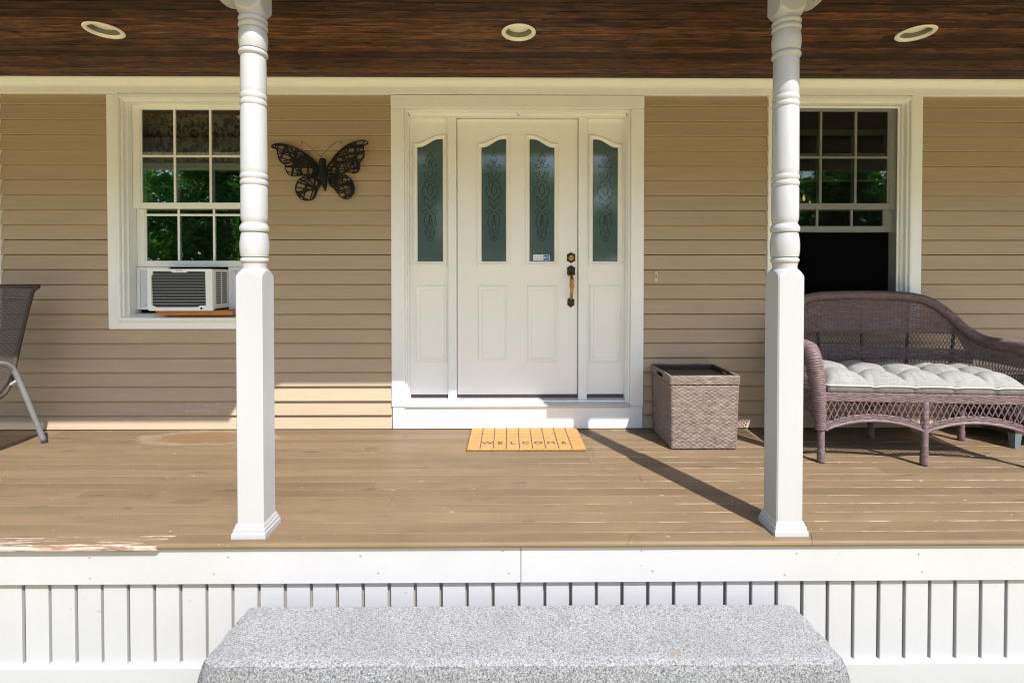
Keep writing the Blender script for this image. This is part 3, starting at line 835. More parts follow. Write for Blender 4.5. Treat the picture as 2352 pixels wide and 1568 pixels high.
# ------------------------------------------------------------------ granite step
step = thing('granite_step', 'rough split grey granite block step below the porch edge', 'step', (.06, -1.75, -.74))
def granite_block():
    X0, X1, Y0, Y1, Z0, Z1 = -1.106, 1.228, -1.900, -1.585, -.74, -.266
    from mathutils import noise as nz
    top = MB(); NX, NY = 90, 14
    def jag(x, y, z, a): return a * (nz.fractal(Vector((x * 3.1, y * 3.1, z * 3.1)), .8, 2.1, 4))
    def prm(x, t):       # front edge wobble
        return Y0 + .012 * nz.noise(Vector((x * 4, 1.7, 3))) + .006 * nz.noise(Vector((x * 17, 4, 3)))
    g = []
    for j in range(NY + 1):
        for i in range(NX + 1):
            u = i / NX; v = j / NY
            sl = -.014 * (1 - v); xl = X0 + sl + .008 * nz.noise(Vector((3, v * 5, 1))); xr = X1 - sl + .008 * nz.noise(Vector((7, v * 5, 2)))
            # chipped front corners
            x = xl + (xr - xl) * u; y = prm(x, 0) + (Y1 - prm(x, 0)) * v
            e = min(u, 1 - u)
            if e < .03: y += (1 - v) * .030 * (1 - e / .03) ** 2
            ed = min(v * .3, e * 2.3)
            z = Z1 + .003 * nz.noise(Vector((x * 6, y * 6, 0))) - .007 * math.exp(-ed / .006)
            g.append((x, y, z))
    W = NX + 1
    top.add(g, [(j * W + i, j * W + i + 1, (j + 1) * W + i + 1, (j + 1) * W + i) for j in range(NY) for i in range(NX)])
    # sides following the rim
    rim = [g[i] for i in range(W)] + [g[j * W + NX] for j in range(1, NY + 1)] + [g[NY * W + i] for i in range(NX - 1, -1, -1)] + [g[j * W] for j in range(NY - 1, 0, -1)]
    side = MB(); loops = []; cx, cy = .06, -1.74
    for k in range(13):
        t = k / 12; l = []
        for x, y, z in rim:
            zz = z + (Z0 - z) * t
            o = (.016 * math.sin(min(1, t * 5) * PI / 2) + jag(x, y, zz, .018) * min(1, t * 6)) if y < Y1 - .01 else 0
            dx = (1 if x > X1 - .05 else -1 if x < X0 + .05 else 0); dy = -1 if y < Y0 + .06 else 0
            l.append((x + dx * o, y + dy * o, zz))
        loops.append(l)
    side.loft(loops)
    return top, side
t_, s_ = granite_block()
t_.build('top_face', 'granite', step, True); s_.build('split_face', 'granite_split', step, True)

# ------------------------------------------------------------------ doormat
MX0, MX1, MY0, MY1 = -.268, .507, -.478, -.028
mat = thing('doormat', 'orange coir doormat reading WELCOME in front of the door', 'doormat', ((MX0 + MX1) / 2, (MY0 + MY1) / 2, 0))
pad = MB(); pad.bevbox(MX0, MX1, MY0, MY1, .0015, .016, .004); pad.build('coir_pad', 'coir', mat)
fz = MB()
for _ in range(5200):
    if random.random() < .55:
        s = random.random()
        if s < .62: x, y, dx, dy = random.uniform(MX0, MX1), MY0 + random.uniform(0, .006), 0, -1
        elif s < .81: x, y, dx, dy = MX0 + random.uniform(0, .005), random.uniform(MY0, MY1), -1, 0
        else: x, y, dx, dy = MX1 - random.uniform(0, .005), random.uniform(MY0, MY1), 1, 0
        L = random.uniform(.004, .010); z = random.uniform(.004, .016)
        a = Vector((x, y, z)); b = a + Vector((dx * L + random.uniform(-.003, .003), dy * L + random.uniform(-.003, .003), random.uniform(-.003, .002)))
        if b.z < .002: b.z = .002
        w = Vector((dy, dx, 0)) * .0011 + Vector((0, 0, .0004))
    else:
        a = Vector((random.uniform(MX0 + .004, MX1 - .004), random.uniform(MY0 + .004, MY1 - .004), .0155))
        b = a + Vector((random.uniform(-.003, .003), random.uniform(-.003, .003), .0022)); w = Vector((.0011, 0, 0))
    fz.add([a - w, a + w, b], [(0, 1, 2)])
tag(fz.build('coir_fibres', 'coir', mat), kind='stuff')
gl = MB(); cw = (MX1 - MX0) / 9
for k in range(1, 9): x = MX0 + cw * k; gl.box(x - .0025, x + .0025, MY0 + .004, MY1 - .004, .0166, .0178)
gl.build('printed_lines', 'mat_ink', mat)
gh = MB()
for k in range(1, 6): y = MY0 + .012 + .0725 * k; gh.box(MX0 + .004, MX1 - .004, y - .0011, y + .0011, .0162, .0173)
gh.build('woven_groove', 'raw_wood', mat)
for k, ch in enumerate('WELCOME'):
    text_mesh('letter', ch, .062, 'mat_ink', mat, Matrix.Translation((MX0 + cw * (k + 1.5), MY0 + .093, .0172)), .0008, 1.25, 'CENTER')

# ------------------------------------------------------------------ air conditioner
ac = thing('air_conditioner', 'white window air conditioner with louvred side vents in the left window', 'air conditioner', (-2.353, -.02, .89))
AX0, AX1, AZ0, AZ1, AYF = -2.586, -2.122, .892, 1.192, -.120
body = MB(); body.bevbox(AX0 + .010, AX1, AYF + .022, .16, AZ0 + .010, AZ1, .006); body.build('case', 'appliance_grey', ac)
# front frame with notched opening
of = [(AX0, AZ0 + .012), (AX0 + .014, AZ0), (AX1 - .002, AZ0), (AX1, AZ0 + .006), (AX1, AZ1 - .006), (AX1 - .004, AZ1), (AX0 + .004, AZ1), (AX0, AZ1 - .006)]
def pz(x, z): return (AX0 + (x - 370) / (1795 - 370) * (AX1 - AX0), AZ1 - (z - 205) / (1108 - 205) * (AZ1 - AZ0))
inn = [pz(460, 985), pz(555, 1038), pz(1460, 1035), pz(1520, 995), pz(1650, 995), pz(1640, 262), pz(1240, 258), pz(1215, 282), pz(920, 282), pz(895, 258), pz(480, 252), pz(475, 345), pz(445, 350)]
import mathutils.geometry as mg
fm = MB()
pts = [(x, z) for x, z in of] + inn
vi = [Vector(p) for p in pts]; no, ni = len(of), len(inn)
edges = [(k, (k + 1) % no) for k in range(no)] + [(no + k, no + (k + 1) % ni) for k in range(ni)]
res = mg.delaunay_2d_cdt(vi, edges, [], 0, 1e-6)
rv, rf = res[0], res[2]
def inside(p, poly):
    c = False; n = len(poly); jx = n - 1
    for i in range(n):
        a, b = poly[i], poly[jx]
        if (a[1] > p[1]) != (b[1] > p[1]) and p[0] < (b[0] - a[0]) * (p[1] - a[1]) / (b[1] - a[1]) + a[0]: c = not c
        jx = i
    return c
for y in (AYF, AYF + .02):
    fs = []
    for f in rf:
        cx = sum(rv[i].x for i in f) / len(f); cz = sum(rv[i].y for i in f) / len(f)
        if inside((cx, cz), of) and not inside((cx, cz), inn): fs.append(tuple(f) if y == AYF else tuple(reversed(f)))
    fm.add([(p.x, y, p.y) for p in rv], fs)
fm.loft([[(x, AYF, z) for x, z in of], [(x, AYF + .02, z) for x, z in of]]); fm.loft([[(x, AYF, z) for x, z in inn], [(x, AYF + .018, z) for x, z in inn]])
fm.build('front_frame', 'appliance_white', ac)
MB().box(AX0 + .02, AX1 - .04, AYF + .012, AYF + .021, AZ0 + .02, AZ1 - .014).build('condenser_coil', 'coil_metal', ac)
for k in range(12):
    x0, z = pz(455 if k else 475, 322 + 64 * k); x1, _ = pz(1648, 0)
    MB().tube([(x0 - .003, AYF + .006, z), (x1 + .003, AYF + .006, z)], .0008, 6).build('grille_wire', 'appliance_white', ac)
for cy0 in (-.075, .0):
    for k in range(16):
        z = AZ1 - .026 - k * .0148
        MB().box(AX1 - .004, AX1 + .0012, cy0, cy0 + .058, z - .0046, z + .0046).build('vent_slot', 'dark_grey', ac)
x, z = pz(1550, 1058); m = MB(); m.loft([[(x + r * math.cos(2 * PI * q / 14), y, z + r * math.sin(2 * PI * q / 14)) for q in range(14)] for r, y in ((.0085, AYF + .002), (.0085, AYF - .0012), (.001, AYF - .0012))], caps=True); m.build('drain_plug', 'dark_grey', ac)
x, z = pz(1032, 236); m = MB()
m.loft([[(x + r * math.cos(2 * PI * q / 20), y, z + r * math.sin(2 * PI * q / 20)) for q in range(20)] for r, y in ((.0080, AYF - .0008), (.0066, AYF - .0010), (.0066, AYF + .001), (.0080, AYF + .001), (.0080, AYF - .0008))])
m.box(x - .001, x + .0035, AYF - .001, AYF, z - .004, z - .003); m.box(x - .002, x - .001, AYF - .001, AYF, z - .004, z + .004); m.build('emblem', 'grey_metal', ac)
text_mesh('logo_text', 'LG', .021, 'grey_metal', ac, Matrix.Translation((pz(1066, 0)[0], AYF - .0005, pz(0, 252)[1])) @ WALLTXT, .0004, 1.0)
for x0, x1 in ((-2.812, AX0 + .012), (AX1 + .001, -1.922)):
    m = MB(); n = 9; P = []
    for q in range(n + 1): P.append((x0 + .022 + (x1 - x0 - .026) * q / n, .094 + (.008 if q % 2 else 0)))
    m.loft([[(a, b, AZ0 + .018) for a, b in P], [(a, b, AZ1 - .006) for a, b in P]], close=False)
    m.build('accordion_panel', 'accordion_plastic', ac)
    f = MB()
    f.bevbox(x0, x0 + .022, .080, .108, AZ0 - .005, AZ1 + .016, .003); f.box(x0 + .022, x1, .084, .107, AZ1 - .006, AZ1 + .016); f.box(x0 + .022, x1, .084, .107, AZ0 - .005, AZ0 + .018)
    f.build('accordion_frame', 'appliance_white', ac)
blk = MB().bevbox(-2.553, -2.000, -.085, .075, .8585, .8905, .002).build('wood_board', 'raw_wood'); tag(blk, 'bare orange brown board under the air conditioner on the sill', 'board')

# ------------------------------------------------------------------ butterfly
bf = thing('butterfly_ornament', 'black woven metal butterfly ornament on tan siding', 'wall ornament', (-1.37, -.02, 1.9))
def bp(x, z, y=0): return (-1.722 + (x - 272) * .000480, -.028 + y, 2.131 - (z - 345) * .000480)
WINGS = [[(940, 690), (850, 600), (740, 520), (640, 465), (520, 425), (420, 405), (330, 405), (285, 425), (278, 450), (300, 465), (340, 480), (360, 510), (370, 570), (385, 630), (420, 680), (470, 715), (480, 770), (495, 820), (530, 865), (580, 885), (650, 880), (760, 865), (860, 860), (990, 860), (1000, 760)],
         [(1110, 700), (1160, 650), (1210, 580), (1280, 510), (1350, 450), (1430, 405), (1520, 370), (1620, 350), (1690, 352), (1725, 375), (1725, 400), (1690, 408), (1665, 430), (1665, 480), (1675, 550), (1665, 600), (1625, 650), (1605, 690), (1600, 750), (1590, 800), (1550, 835), (1500, 840), (1420, 820), (1330, 840), (1200, 860), (1080, 850)],
         [(990, 900), (880, 860), (760, 880), (690, 930), (640, 1000), (625, 1080), (640, 1150), (680, 1210), (730, 1245), (800, 1252), (860, 1240), (900, 1200), (940, 1100), (970, 1040), (1010, 980)],
         [(1110, 900), (1250, 860), (1370, 870), (1440, 910), (1490, 970), (1515, 1050), (1510, 1130), (1480, 1190), (1430, 1225), (1370, 1228), (1310, 1200), (1250, 1130), (1200, 1070), (1130, 1000)]]
def wing_y(x, z): return -.03 * min(1, abs(x - 1040) / 600)          # wings tilt off the wall
for wi, poly in enumerate(WINGS):
    m = MB()
    loop = smooth_path([bp(x, z, wing_y(x, z)) for x, z in poly] + [bp(*poly[0])], 3)
    m.tube(loop, .0044, 6)
    cx = sum(p[0] for p in poly) / len(poly); cz = sum(p[1] for p in poly) / len(poly)
    rng = random.Random(11 + wi); xs_ = [p[0] for p in poly]; zs_ = [p[1] for p in poly]
    for q in range(42 if wi < 2 else 31):
        mode = q % 3
        if q % 5 == 4: px, pzv = (cx + 1040 * 1.2) / 2.2, cz          # denser near the body
        else: px, pzv = rng.uniform(min(xs_), max(xs_)), rng.uniform(min(zs_), max(zs_))
        an = R(rng.choice((80, 95, 8, -12, 55, 110, 20)) + rng.uniform(-14, 14)) * (1 if wi % 2 == 0 else -1)
        d = (math.cos(an), math.sin(an)); ts = []
        for a, b in zip(poly, poly[1:] + poly[:1]):
            ex, ez = b[0] - a[0], b[1] - a[1]; det = d[0] * -ez + d[1] * ex
            if abs(det) < 1e-6: continue
            rx, rz = a[0] - px, a[1] - pzv
            t = (rx * -ez + rz * ex) / det; s = (d[0] * rz - d[1] * rx) / det
            if 0 <= s < 1: ts.append(t)
        ts.sort()
        for t0, t1 in zip(ts[::2], ts[1::2]):
            if t1 - t0 < 25: continue
            A = (px + d[0] * t0, pzv + d[1] * t0); B = (px + d[0] * t1, pzv + d[1] * t1)
            pa, pb = Vector(bp(*A, wing_y(*A))), Vector(bp(*B, wing_y(*B)))
            dz = rng.uniform(-.002, .002); pm = (pa + pb) / 2 + Vector((0, -.004 + dz, rng.uniform(-.004, .004)))
            m.tube([pa, pm, pb], .0044, 5)
    m.build('wing', 'black_metal', bf)
bd = [(1035, 612), (1034, 640), (1036, 690), (1040, 730), (1045, 790), (1050, 860), (1056, 930), (1062, 1000), (1070, 1070), (1076, 1118)]
rr = [.010, .024, .026, .020, .029, .030, .025, .020, .011, .003]
pth = smooth_path([bp(x, z, -.02) for x, z in bd], 5); rad = []
for i in range(len(pth)):
    t = i / 5; k = min(int(t), len(rr) - 2); rad.append((rr[k] + (rr[k + 1] - rr[k]) * (t - k)) * (1 + .05 * math.sin(i * 2.6)))
MB().tube(pth, rad, 12).build('body', 'black_metal', bf, True)
for P in ([(1015, 600), (930, 510), (830, 430), (740, 370), (716, 366), (712, 382), (726, 394), (738, 386)], [(1020, 595), (1100, 490), (1200, 400), (1270, 362), (1310, 354), (1336, 368), (1326, 386), (1306, 376)]):
    MB().tube(smooth_path([bp(x, z, -.02) for x, z in P], 5), .0015, 6).build('antenna', 'black_metal', bf)

# ------------------------------------------------------------------ doorbell
db = thing('doorbell', 'small slim beige doorbell on the siding right of the door', 'doorbell', (1.102, -.012, 1.136))
MB().bevbox(1.091, 1.113, -.022, -.009, 1.096, 1.177, .004).build('bell_plate', 'bell_plastic', db)
MB().bevbox(1.097, 1.107, -.026, -.021, 1.122, 1.152, .002).build('bell_button', 'brass', db)

# ------------------------------------------------------------------ storage box
BX0, BX1, BY0, BY1, BH = 1.062, 1.520, -.472, -.045, .486
sb = thing('storage_box', 'square grey brown woven storage box with dark tray lid', 'storage box', ((BX0 + BX1) / 2, (BY0 + BY1) / 2, 0))
def taper(z): return .010 * (z / BH - 1)
def side_fn(ax, z0, z1, off=0.0):
    def S(u, v):
        z = z0 + (z1 - z0) * v; d = -taper(z) + off
        x0, x1, y0, y1 = BX0 + d, BX1 - d, BY0 + d, BY1 - d; rc = .014
        if ax == 0: p, n = Vector((x0 + (x1 - x0) * u, y0, z)), Vector((0, -1, 0)); e = min(u, 1 - u) * (x1 - x0)
        elif ax == 1: p, n = Vector((x1, y0 + (y1 - y0) * u, z)), Vector((1, 0, 0)); e = min(u, 1 - u) * (y1 - y0)
        elif ax == 2: p, n = Vector((x1 - (x1 - x0) * u, y1, z)), Vector((0, 1, 0)); e = min(u, 1 - u) * (x1 - x0)
        else: p, n = Vector((x0, y1 - (y1 - y0) * u, z)), Vector((-1, 0, 0)); e = min(u, 1 - u) * (y1 - y0)
        if e < rc: p = p - n * (rc - math.sqrt(max(0, rc * rc - (rc - e) ** 2))) * .8
        return p, n
    return S
wb = MB(); wl = MB()
for ax in range(4):
    weave(wb, side_fn(ax, .008, .424), 23, 34, .0040)
    if ax in (0, 2): weave(wl, side_fn(ax, .431, BH, -.004), 23, 5, .0036)
wb.build('woven_body', 'wicker_grey', sb, True)
bx = MB(); bx.box(BX0 + .022, BX1 - .022, BY0 + .022, BY1 - .022, .004, .445); bx.build('inner_box', 'tray_dark', sb)
for ax in (1, 3):                                  # side walls of the lid with a hand slot
    X = BX1 if ax == 1 else BX0; s = 1 if ax == 1 else -1; yc = (BY0 + BY1) / 2
    def piece(u0, u1, z0, z1, nu, nv):
        F = side_fn(ax, z0, z1, -.004); return weave(wl, lambda u, v: F(u0 + (u1 - u0) * u, v), nu, nv, .0022)
    piece(0, 1, .431, .446, 22, 1); piece(0, 1, .474, BH, 22, 1); piece(0, .36, .446, .474, 8, 3); piece(.64, 1, .446, .474, 8, 3)
wl.build('lid_rim', 'wicker_grey', sb, True)
t = MB(); e = .018
t.box(BX0 + e, BX1 - e, BY0 + e - .010, BY0 + e, .44, BH - .001); t.box(BX0 + e, BX1 - e, BY1 - e, BY1 - e + .010, .44, BH - .001)
for X0_, X1_ in ((BX0 + .006, BX0 + e), (BX1 - e, BX1 - .006)):
    t.box(X0_, X1_, BY0 + e, BY0 + .16, .44, BH - .001); t.box(X0_, X1_, BY1 - .16, BY1 - e, .44, BH - .001)
    t.box(X0_, X1_, BY0 + .16, BY1 - .16, .44, .446); t.box(X0_, X1_, BY0 + .16, BY1 - .16, .474, BH - .001)
t.build('lid_lining', 'wicker_dark', sb)
MB().box(BX0 + e, BX1 - e, BY0 + e, BY1 - e, .446, .466).build('tray', 'tray_dark', sb)
rimb = MB()
for k in range(2):
    pass
rimb.tube([(BX0 + .006, BY0 + .004, BH), (BX1 - .006, BY0 + .004, BH)], .0065, 8); rimb.tube([(BX0 + .006, BY1 - .004, BH), (BX1 - .006, BY1 - .004, BH)], .0065, 8)
rimb.tube([(BX0 + .004, BY0 + .006, BH), (BX0 + .004, BY1 - .006, BH)], .0065, 8); rimb.tube([(BX1 - .004, BY0 + .006, BH), (BX1 - .004, BY1 - .006, BH)], .0065, 8)
rimb.build('rim_edge', 'wicker_grey', sb, True)

# ------------------------------------------------------------------ loveseat
LSX, LSY, LSR = 2.511, -.738, R(-5.1)
ls = thing('loveseat', 'brown wicker loveseat with curved back and diamond lattice bands', 'loveseat', (LSX, LSY, 0), LSR, None, True)
def wrap_tube(mb, path, r0, r1=None, pitch=.0075, n=10, depth=.12, flat=1.0):
    P = resample(path, pitch / 3); N = len(P); r1 = r0 if r1 is None else r1
    rad = [(r0 + (r1 - r0) * i / (N - 1)) * (1 - depth * (1 if i % 3 == 0 else 0)) for i in range(N)]
    return mb.tube(P, rad, n, flat=flat)
halfrim = [(0, .610, 1.004), (.18, .608, 1.000), (.34, .598, .988), (.45, .580, .950), (.54, .548, .872), (.605, .495, .775), (.652, .415, .712), (.668, .28, .698), (.664, .12, .700), (.655, .02, .690)]
rimR = smooth_path(halfrim, 10); rim = [Vector((-p.x, p.y, p.z)) for p in reversed(rimR)] + rimR[1:]
rim = resample(rim, .006); NR = len(rim)
def rim_at(u):
    t = max(0, min(1, u)) * (NR - 1); k = min(int(t), NR - 2); return rim[k].lerp(rim[k + 1], t - k)
def shell(u, z):
    r = rim_at(u); b = Vector((r.x * .91, r.y * .93 + .015, .40)); t = max(0, (z - .40) / (r.z - .40)); t = t ** .85
    p = b.lerp(r, t); p.z = z; return p
def shell_n(u, z):
    a = shell(min(1, u + .004), z) - shell(max(0, u - .004), z); b = shell(u, z + .01) - shell(u, z - .01)
    n = a.cross(b); n.normalize(); return n
def smst(x): x = max(0, min(1, x)); return x * x * (3 - 2 * x)
def zl(u): return .575 + (.735 - .575) * smst((rim_at(u).z - .715) / .12)
def band(mb, za, zb_, u0, u1, nu, nv, off):
    def S(u, v):
        uu = u0 + (u1 - u0) * u; a = za(uu) if callable(za) else za; b = zb_(uu) if callable(zb_) else zb_
        z = a + (b - a) * v; return shell(uu, z) + shell_n(uu, z) * off, shell_n(uu, z)
    return open_weave(mb, S, nu, nv, .0036, fill=.90)
def stakes(mb, za, zb_, u0, u1, n):
    for k in range(n + 1):
        u = u0 + (u1 - u0) * k / n; a = za(u) if callable(za) else za; b = zb_(u) if callable(zb_) else zb_
        mb.tube([shell(u, a + (b - a) * t / 4) for t in range(5)], .0024, 4, False)
bw = MB(); bs_ = MB()
topz = lambda u: rim_at(u).z - .004
band(bw, zl, topz, .02, .98, 96, 30, 0); stakes(bs_, zl, topz, .02, .98, 96)
ub = next(k for k in range(NR) if rim[k].z > .725) / (NR - 1)
band(bw, .545, .632, ub, 1 - ub, 62, 10, 0); stakes(bs_, .545, .632, ub, 1 - ub, 62)
bw.build('back_weave', 'wicker_brown', ls, True); bs_.build('weave_stakes', 'wicker_brown', ls)
bl_ = MB()
def lat(mb, za, zb_, u0, u1, n, slant, r=.0026):
    for s in (-1, 1):
        for k in range(n + 1):
            ua = u0 + (u1 - u0) * k / n; ub_ = ua + s * slant
            if not (u0 - .005 <= ub_ <= u1 + .005): continue
            P = []
            for q in range(5):
                t = q / 4; u = ua + (ub_ - ua) * t; a = za(u) if callable(za) else za; b = zb_(u) if callable(zb_) else zb_
                z = a + (b - a) * t; P.append(shell(u, z) + shell_n(u, z) * (s * .003))
            mb.tube(P, r, 4)
lat(bl_, .625, .745, ub, 1 - ub, 58, .030); lat(bl_, .425, .552, ub, 1 - ub, 58, .030)
lat(bl_, .425, .585, .02, ub, 18, .022); lat(bl_, .425, .585, 1 - ub, .98, 18, .022)
bl_.build('back_lattice', 'wicker_brown', ls)
st_ = MB()
for k in range(5):
    u = .24 + .52 * k / 4; wrap_tube(st_, [shell(u, z) - shell_n(u, z) * .014 for z in (.40, .55, .70, rim_at(u).z - .02)], .011)
st_.build('back_stake', 'wicker_dark', ls, True)
rt = MB(); i0, i1 = int(.185 * NR), int(.815 * NR)
wrap_tube(rt, rim[i0:i1], .034, None, .014, 14, .16); rt.build('back_rim', 'wicker_brown', ls, True)
for s in (-1, 1):
    am = MB()
    colp = smooth_path([(s * .598, .0, .205), (s * .606, -.004, .30), (s * .618, -.008, .42), (s * .634, -.010, .55), (s * .646, -.004, .64), (s * .655, .020, .690)], 8)
    colp = colp + [Vector((s * abs(p.x), p.y, p.z)) for p in reversed(rim[i1 - 4:])][1:]
    P = resample(colp, .0045); N = len(P); rad = []
    for i in range(N):
        t = i / (N - 1); r = .033 + .016 * smst(t / .38) - .012 * smst((t - .5) / .5)
        rad.append(r * (1 - .17 * (1 if i % 3 == 0 else 0)))
    am.tube(P, rad, 14); am.build('arm', 'wicker_brown', ls, True)
fr_ = MB()
def flat(y, sgn=1):
    return lambda x0, x1, z0, z1: (lambda u, v: (Vector((x0 + (x1 - x0) * u, y, z0 + (z1 - z0) * v)), Vector((0, -1, 0))))
weave(fr_, flat(-.012)(-.575, .575, .380, .432), 32, 7, .0036); weave(fr_, lambda u, v: (Vector((-.575 + 1.15 * u, -.012 + .06 * v, .432)), Vector((0, 0, 1))), 58, 6, .002)
weave(fr_, flat(.50)(-.575, .575, .380, .432), 58, 7, .0024)
for s in (-1, 1): weave(fr_, lambda u, v: (Vector((s * .590, .52 * u, .380 + .052 * v)), Vector((s, 0, 0))), 26, 7, .0024)
fr_.build('seat_rail', 'wicker_brown', ls, True)
MB().box(-.572, .572, .0, .50, .400, .428).build('seat_deck', 'wicker_dark', ls)
ap = MB(); al = MB()
def arch(t): return .205 + .066 * math.sin(PI * t) ** .75
for y in (-.006, .505):
    for x0, x1 in ((-.575, .0), (.0, .575)):
        weave(ap, lambda u, v: (Vector((x0 + (x1 - x0) * u, y, arch(u) + .036 * v)), Vector((0, -1, 0))), 16, 5, .0036)
        ar = MB(); wrap_tube(ar, [(x0 + (x1 - x0) * k / 24, y - .003, arch(k / 24) - .004) for k in range(25)], .0095, None, .02, 8, .06); ar.build('apron_rim', 'wicker_brown', ls, True)
        n = 17; dx = (x1 - x0) / n
        for s in (-1, 1):
            for k in range(-3, n + 4):
                xa = x0 + dx * k; xb = xa + s * dx * 2.0
                P = []
                for q in range(9):
                    t = q / 8; x = xa + (xb - xa) * t; z = .383 - t * .15
                    if x < x0 or x > x1: continue
                    if z < arch((x - x0) / (x1 - x0)) + .028: break
                    P.append((x, y + s * .003, z))
                if len(P) > 2: al.tube(P, .0036, 5)
for s in (-1, 1):
    weave(ap, lambda u, v: (Vector((s * .592, .50 * u, arch(u) + .036 * v)), Vector((s, 0, 0))), 26, 5, .0024)
    for q in (-1, 1):
        for k in range(22):
            ya = .02 + .46 * k / 21; yb_ = ya + q * .04
            if 0 < yb_ < .5: al.tube([(s * .592, ya, .383), (s * (.592 + .004), yb_, arch(yb_ / .5) + .03)], .0028, 4)
ap.build('apron_weave', 'wicker_brown', ls, True); al.build('apron_lattice', 'wicker_brown', ls)
for x in (-.595, 0, .595):
    for y in (0, .50):
        lg = MB(); wrap_tube(lg, [(x, y, .385), (x, y, .20), (x * 1.0, y, .075)], .021, .020, .0065, 12, .07); wrap_tube(lg, [(x, y, .075), (x, y, .012)], .0225, .0225, .006, 12, .12)
        lg.lathe([(.0205, .012), (.0205, 0.0), (.001, 0.0)], x, y, 12)
        lg.build('leg', 'wicker_brown', ls, True)

# cushion
cu = thing('seat_cushion', 'pale grey tufted seat cushion lying on the wicker loveseat', 'cushion', (LSX, LSY, .43), LSR, None, True)
CX0, CX1, CY0, CY1 = -.565, .575, -.012, .50
tuft = [(CX0 + (CX1 - CX0) * (i + 1) / 5.0 + (.05 if jx else 0), CY0 + (CY1 - CY0) * (.30 + .38 * jx)) for jx in range(2) for i in range(4)]
NX, NY = 150, 56; cm = MB()
def pillow(u, v):
    eu = min(u, 1 - u) * (CX1 - CX0); ev = min(v, 1 - v) * (CY1 - CY0); e = min(eu, ev)
    return (1 - math.exp(-eu / .040)) * (1 - math.exp(-ev / .040))
def seamf(x, y):                                # creases radiating between tufts and to the front edge
    h = 0
    for k, (a, b) in enumerate(tuft):
        d = math.hypot(x - a, (y - b)); h += .040 * math.exp(-(d / .034) ** 1.2) + .020 * math.exp(-(d / .085) ** 2)
    for k in range(4):
        a, b = tuft[k]; a2, b2 = tuft[k + 4]
        if y < b: h += .020 * math.exp(-abs(x - (a + .04 * (b - y))) / .020) * 1.5 * (.35 + .65 * min(1, (b - y) / .1))
        elif y < b2: h += .024 * math.exp(-abs(x - (a + (a2 - a) * (y - b) / (b2 - b))) / .014)
        else: h += .022 * math.exp(-abs(x - a2) / .018)
    for b in (tuft[0][1], tuft[4][1]): h += .020 * math.exp(-abs(y - b - .01 * math.sin(x * 22)) / .014)
    return h
def edge_wob(x): return .012 * sum(math.exp(-abs(x - (a + .05)) / .020) for a, b in tuft[:4])
W = NX + 1
for lay in (1, 0):
    o = len(cm.v)
    for jx in range(NY + 1):
        for i in range(NX + 1):
            u, v = i / NX, jx / NY; x = CX0 + (CX1 - CX0) * u; y = CY0 + (CY1 - CY0) * v
            y += edge_wob(x) * max(0, 1 - v * 4)
            pl = pillow(u, v)
            if lay: z = .048 + pl * .098 - 1.2 * seamf(x, y) * min(1, pl * 1.2) + .004 * math.sin(x * 19 + y * 11) * pl + .018 * smst((-x - .30) / .25) * pl
            else: z = .047 - .046 * min(1, (1 - math.exp(-min(min(u, 1 - u) * 1.14, min(v, 1 - v) * .5) / .006)))
            bul = 0
            cm.v.append((x, y, z))
    for jx in range(NY):
        for i in range(NX):
            a = o + jx * W + i; cm.f.append((a, a + 1, a + W + 1, a + W) if lay else (a, a + W, a + W + 1, a + 1))
cm.build('cushion_body', 'linen', cu, True, 42)
pp = [(CX0 + (CX1 - CX0) * k / 60, CY0 - .002 + edge_wob(CX0 + (CX1 - CX0) * k / 60), .048 - .010 * sum(math.exp(-abs(CX0 + (CX1 - CX0) * k / 60 - (a + .05)) / .02) for a, b in tuft[:4])) for k in range(61)] + [(CX1, CY0 + (CY1 - CY0) * k / 10, .048) for k in range(1, 11)] + [(CX1 - (CX1 - CX0) * k / 20, CY1, .048) for k in range(1, 21)] + [(CX0, CY1 - (CY1 - CY0) * k / 10, .048) for k in range(1, 11)]
MB().tube(pp, .0042, 7).build('piping', 'piping_fabric', cu, True)

# ------------------------------------------------------------------ wicker ottoman behind the loveseat
ot = thing('wicker_ottoman', 'dark wicker ottoman on grey feet behind the loveseat', 'ottoman', (3.64, -.22, 0), R(2), None, True)
w = MB(); hx, hy = .30, .235
for ax in range(4):
    def S(u, v, ax=ax):
        z = .085 + .30 * v
        return [(Vector((-hx + 2 * hx * u, -hy, z)), Vector((0, -1, 0))), (Vector((hx, -hy + 2 * hy * u, z)), Vector((1, 0, 0))), (Vector((hx - 2 * hx * u, hy, z)), Vector((0, 1, 0))), (Vector((-hx, hy - 2 * hy * u, z)), Vector((-1, 0, 0)))][ax]
    weave(w, S, 26, 24, .003)
w.build('woven_side', 'wicker_dark', ot, True)
MB().bevbox(-hx - .008, hx + .008, -hy - .008, hy + .008, .386, .402, .005).build('top', 'wicker_dark', ot)
for x in (-1, 1):
    for y in (-1, 1):
        m = MB(); a, b = x * (hx - .022), y * (hy - .022); m.loft([[(a - r, b - r, z), (a + r, b - r, z), (a + r, b + r, z), (a - r, b + r, z)] for r, z in ((.018, 0), (.024, .10))], caps=True); m.build('leg', 'wicker_grey_leg', ot)

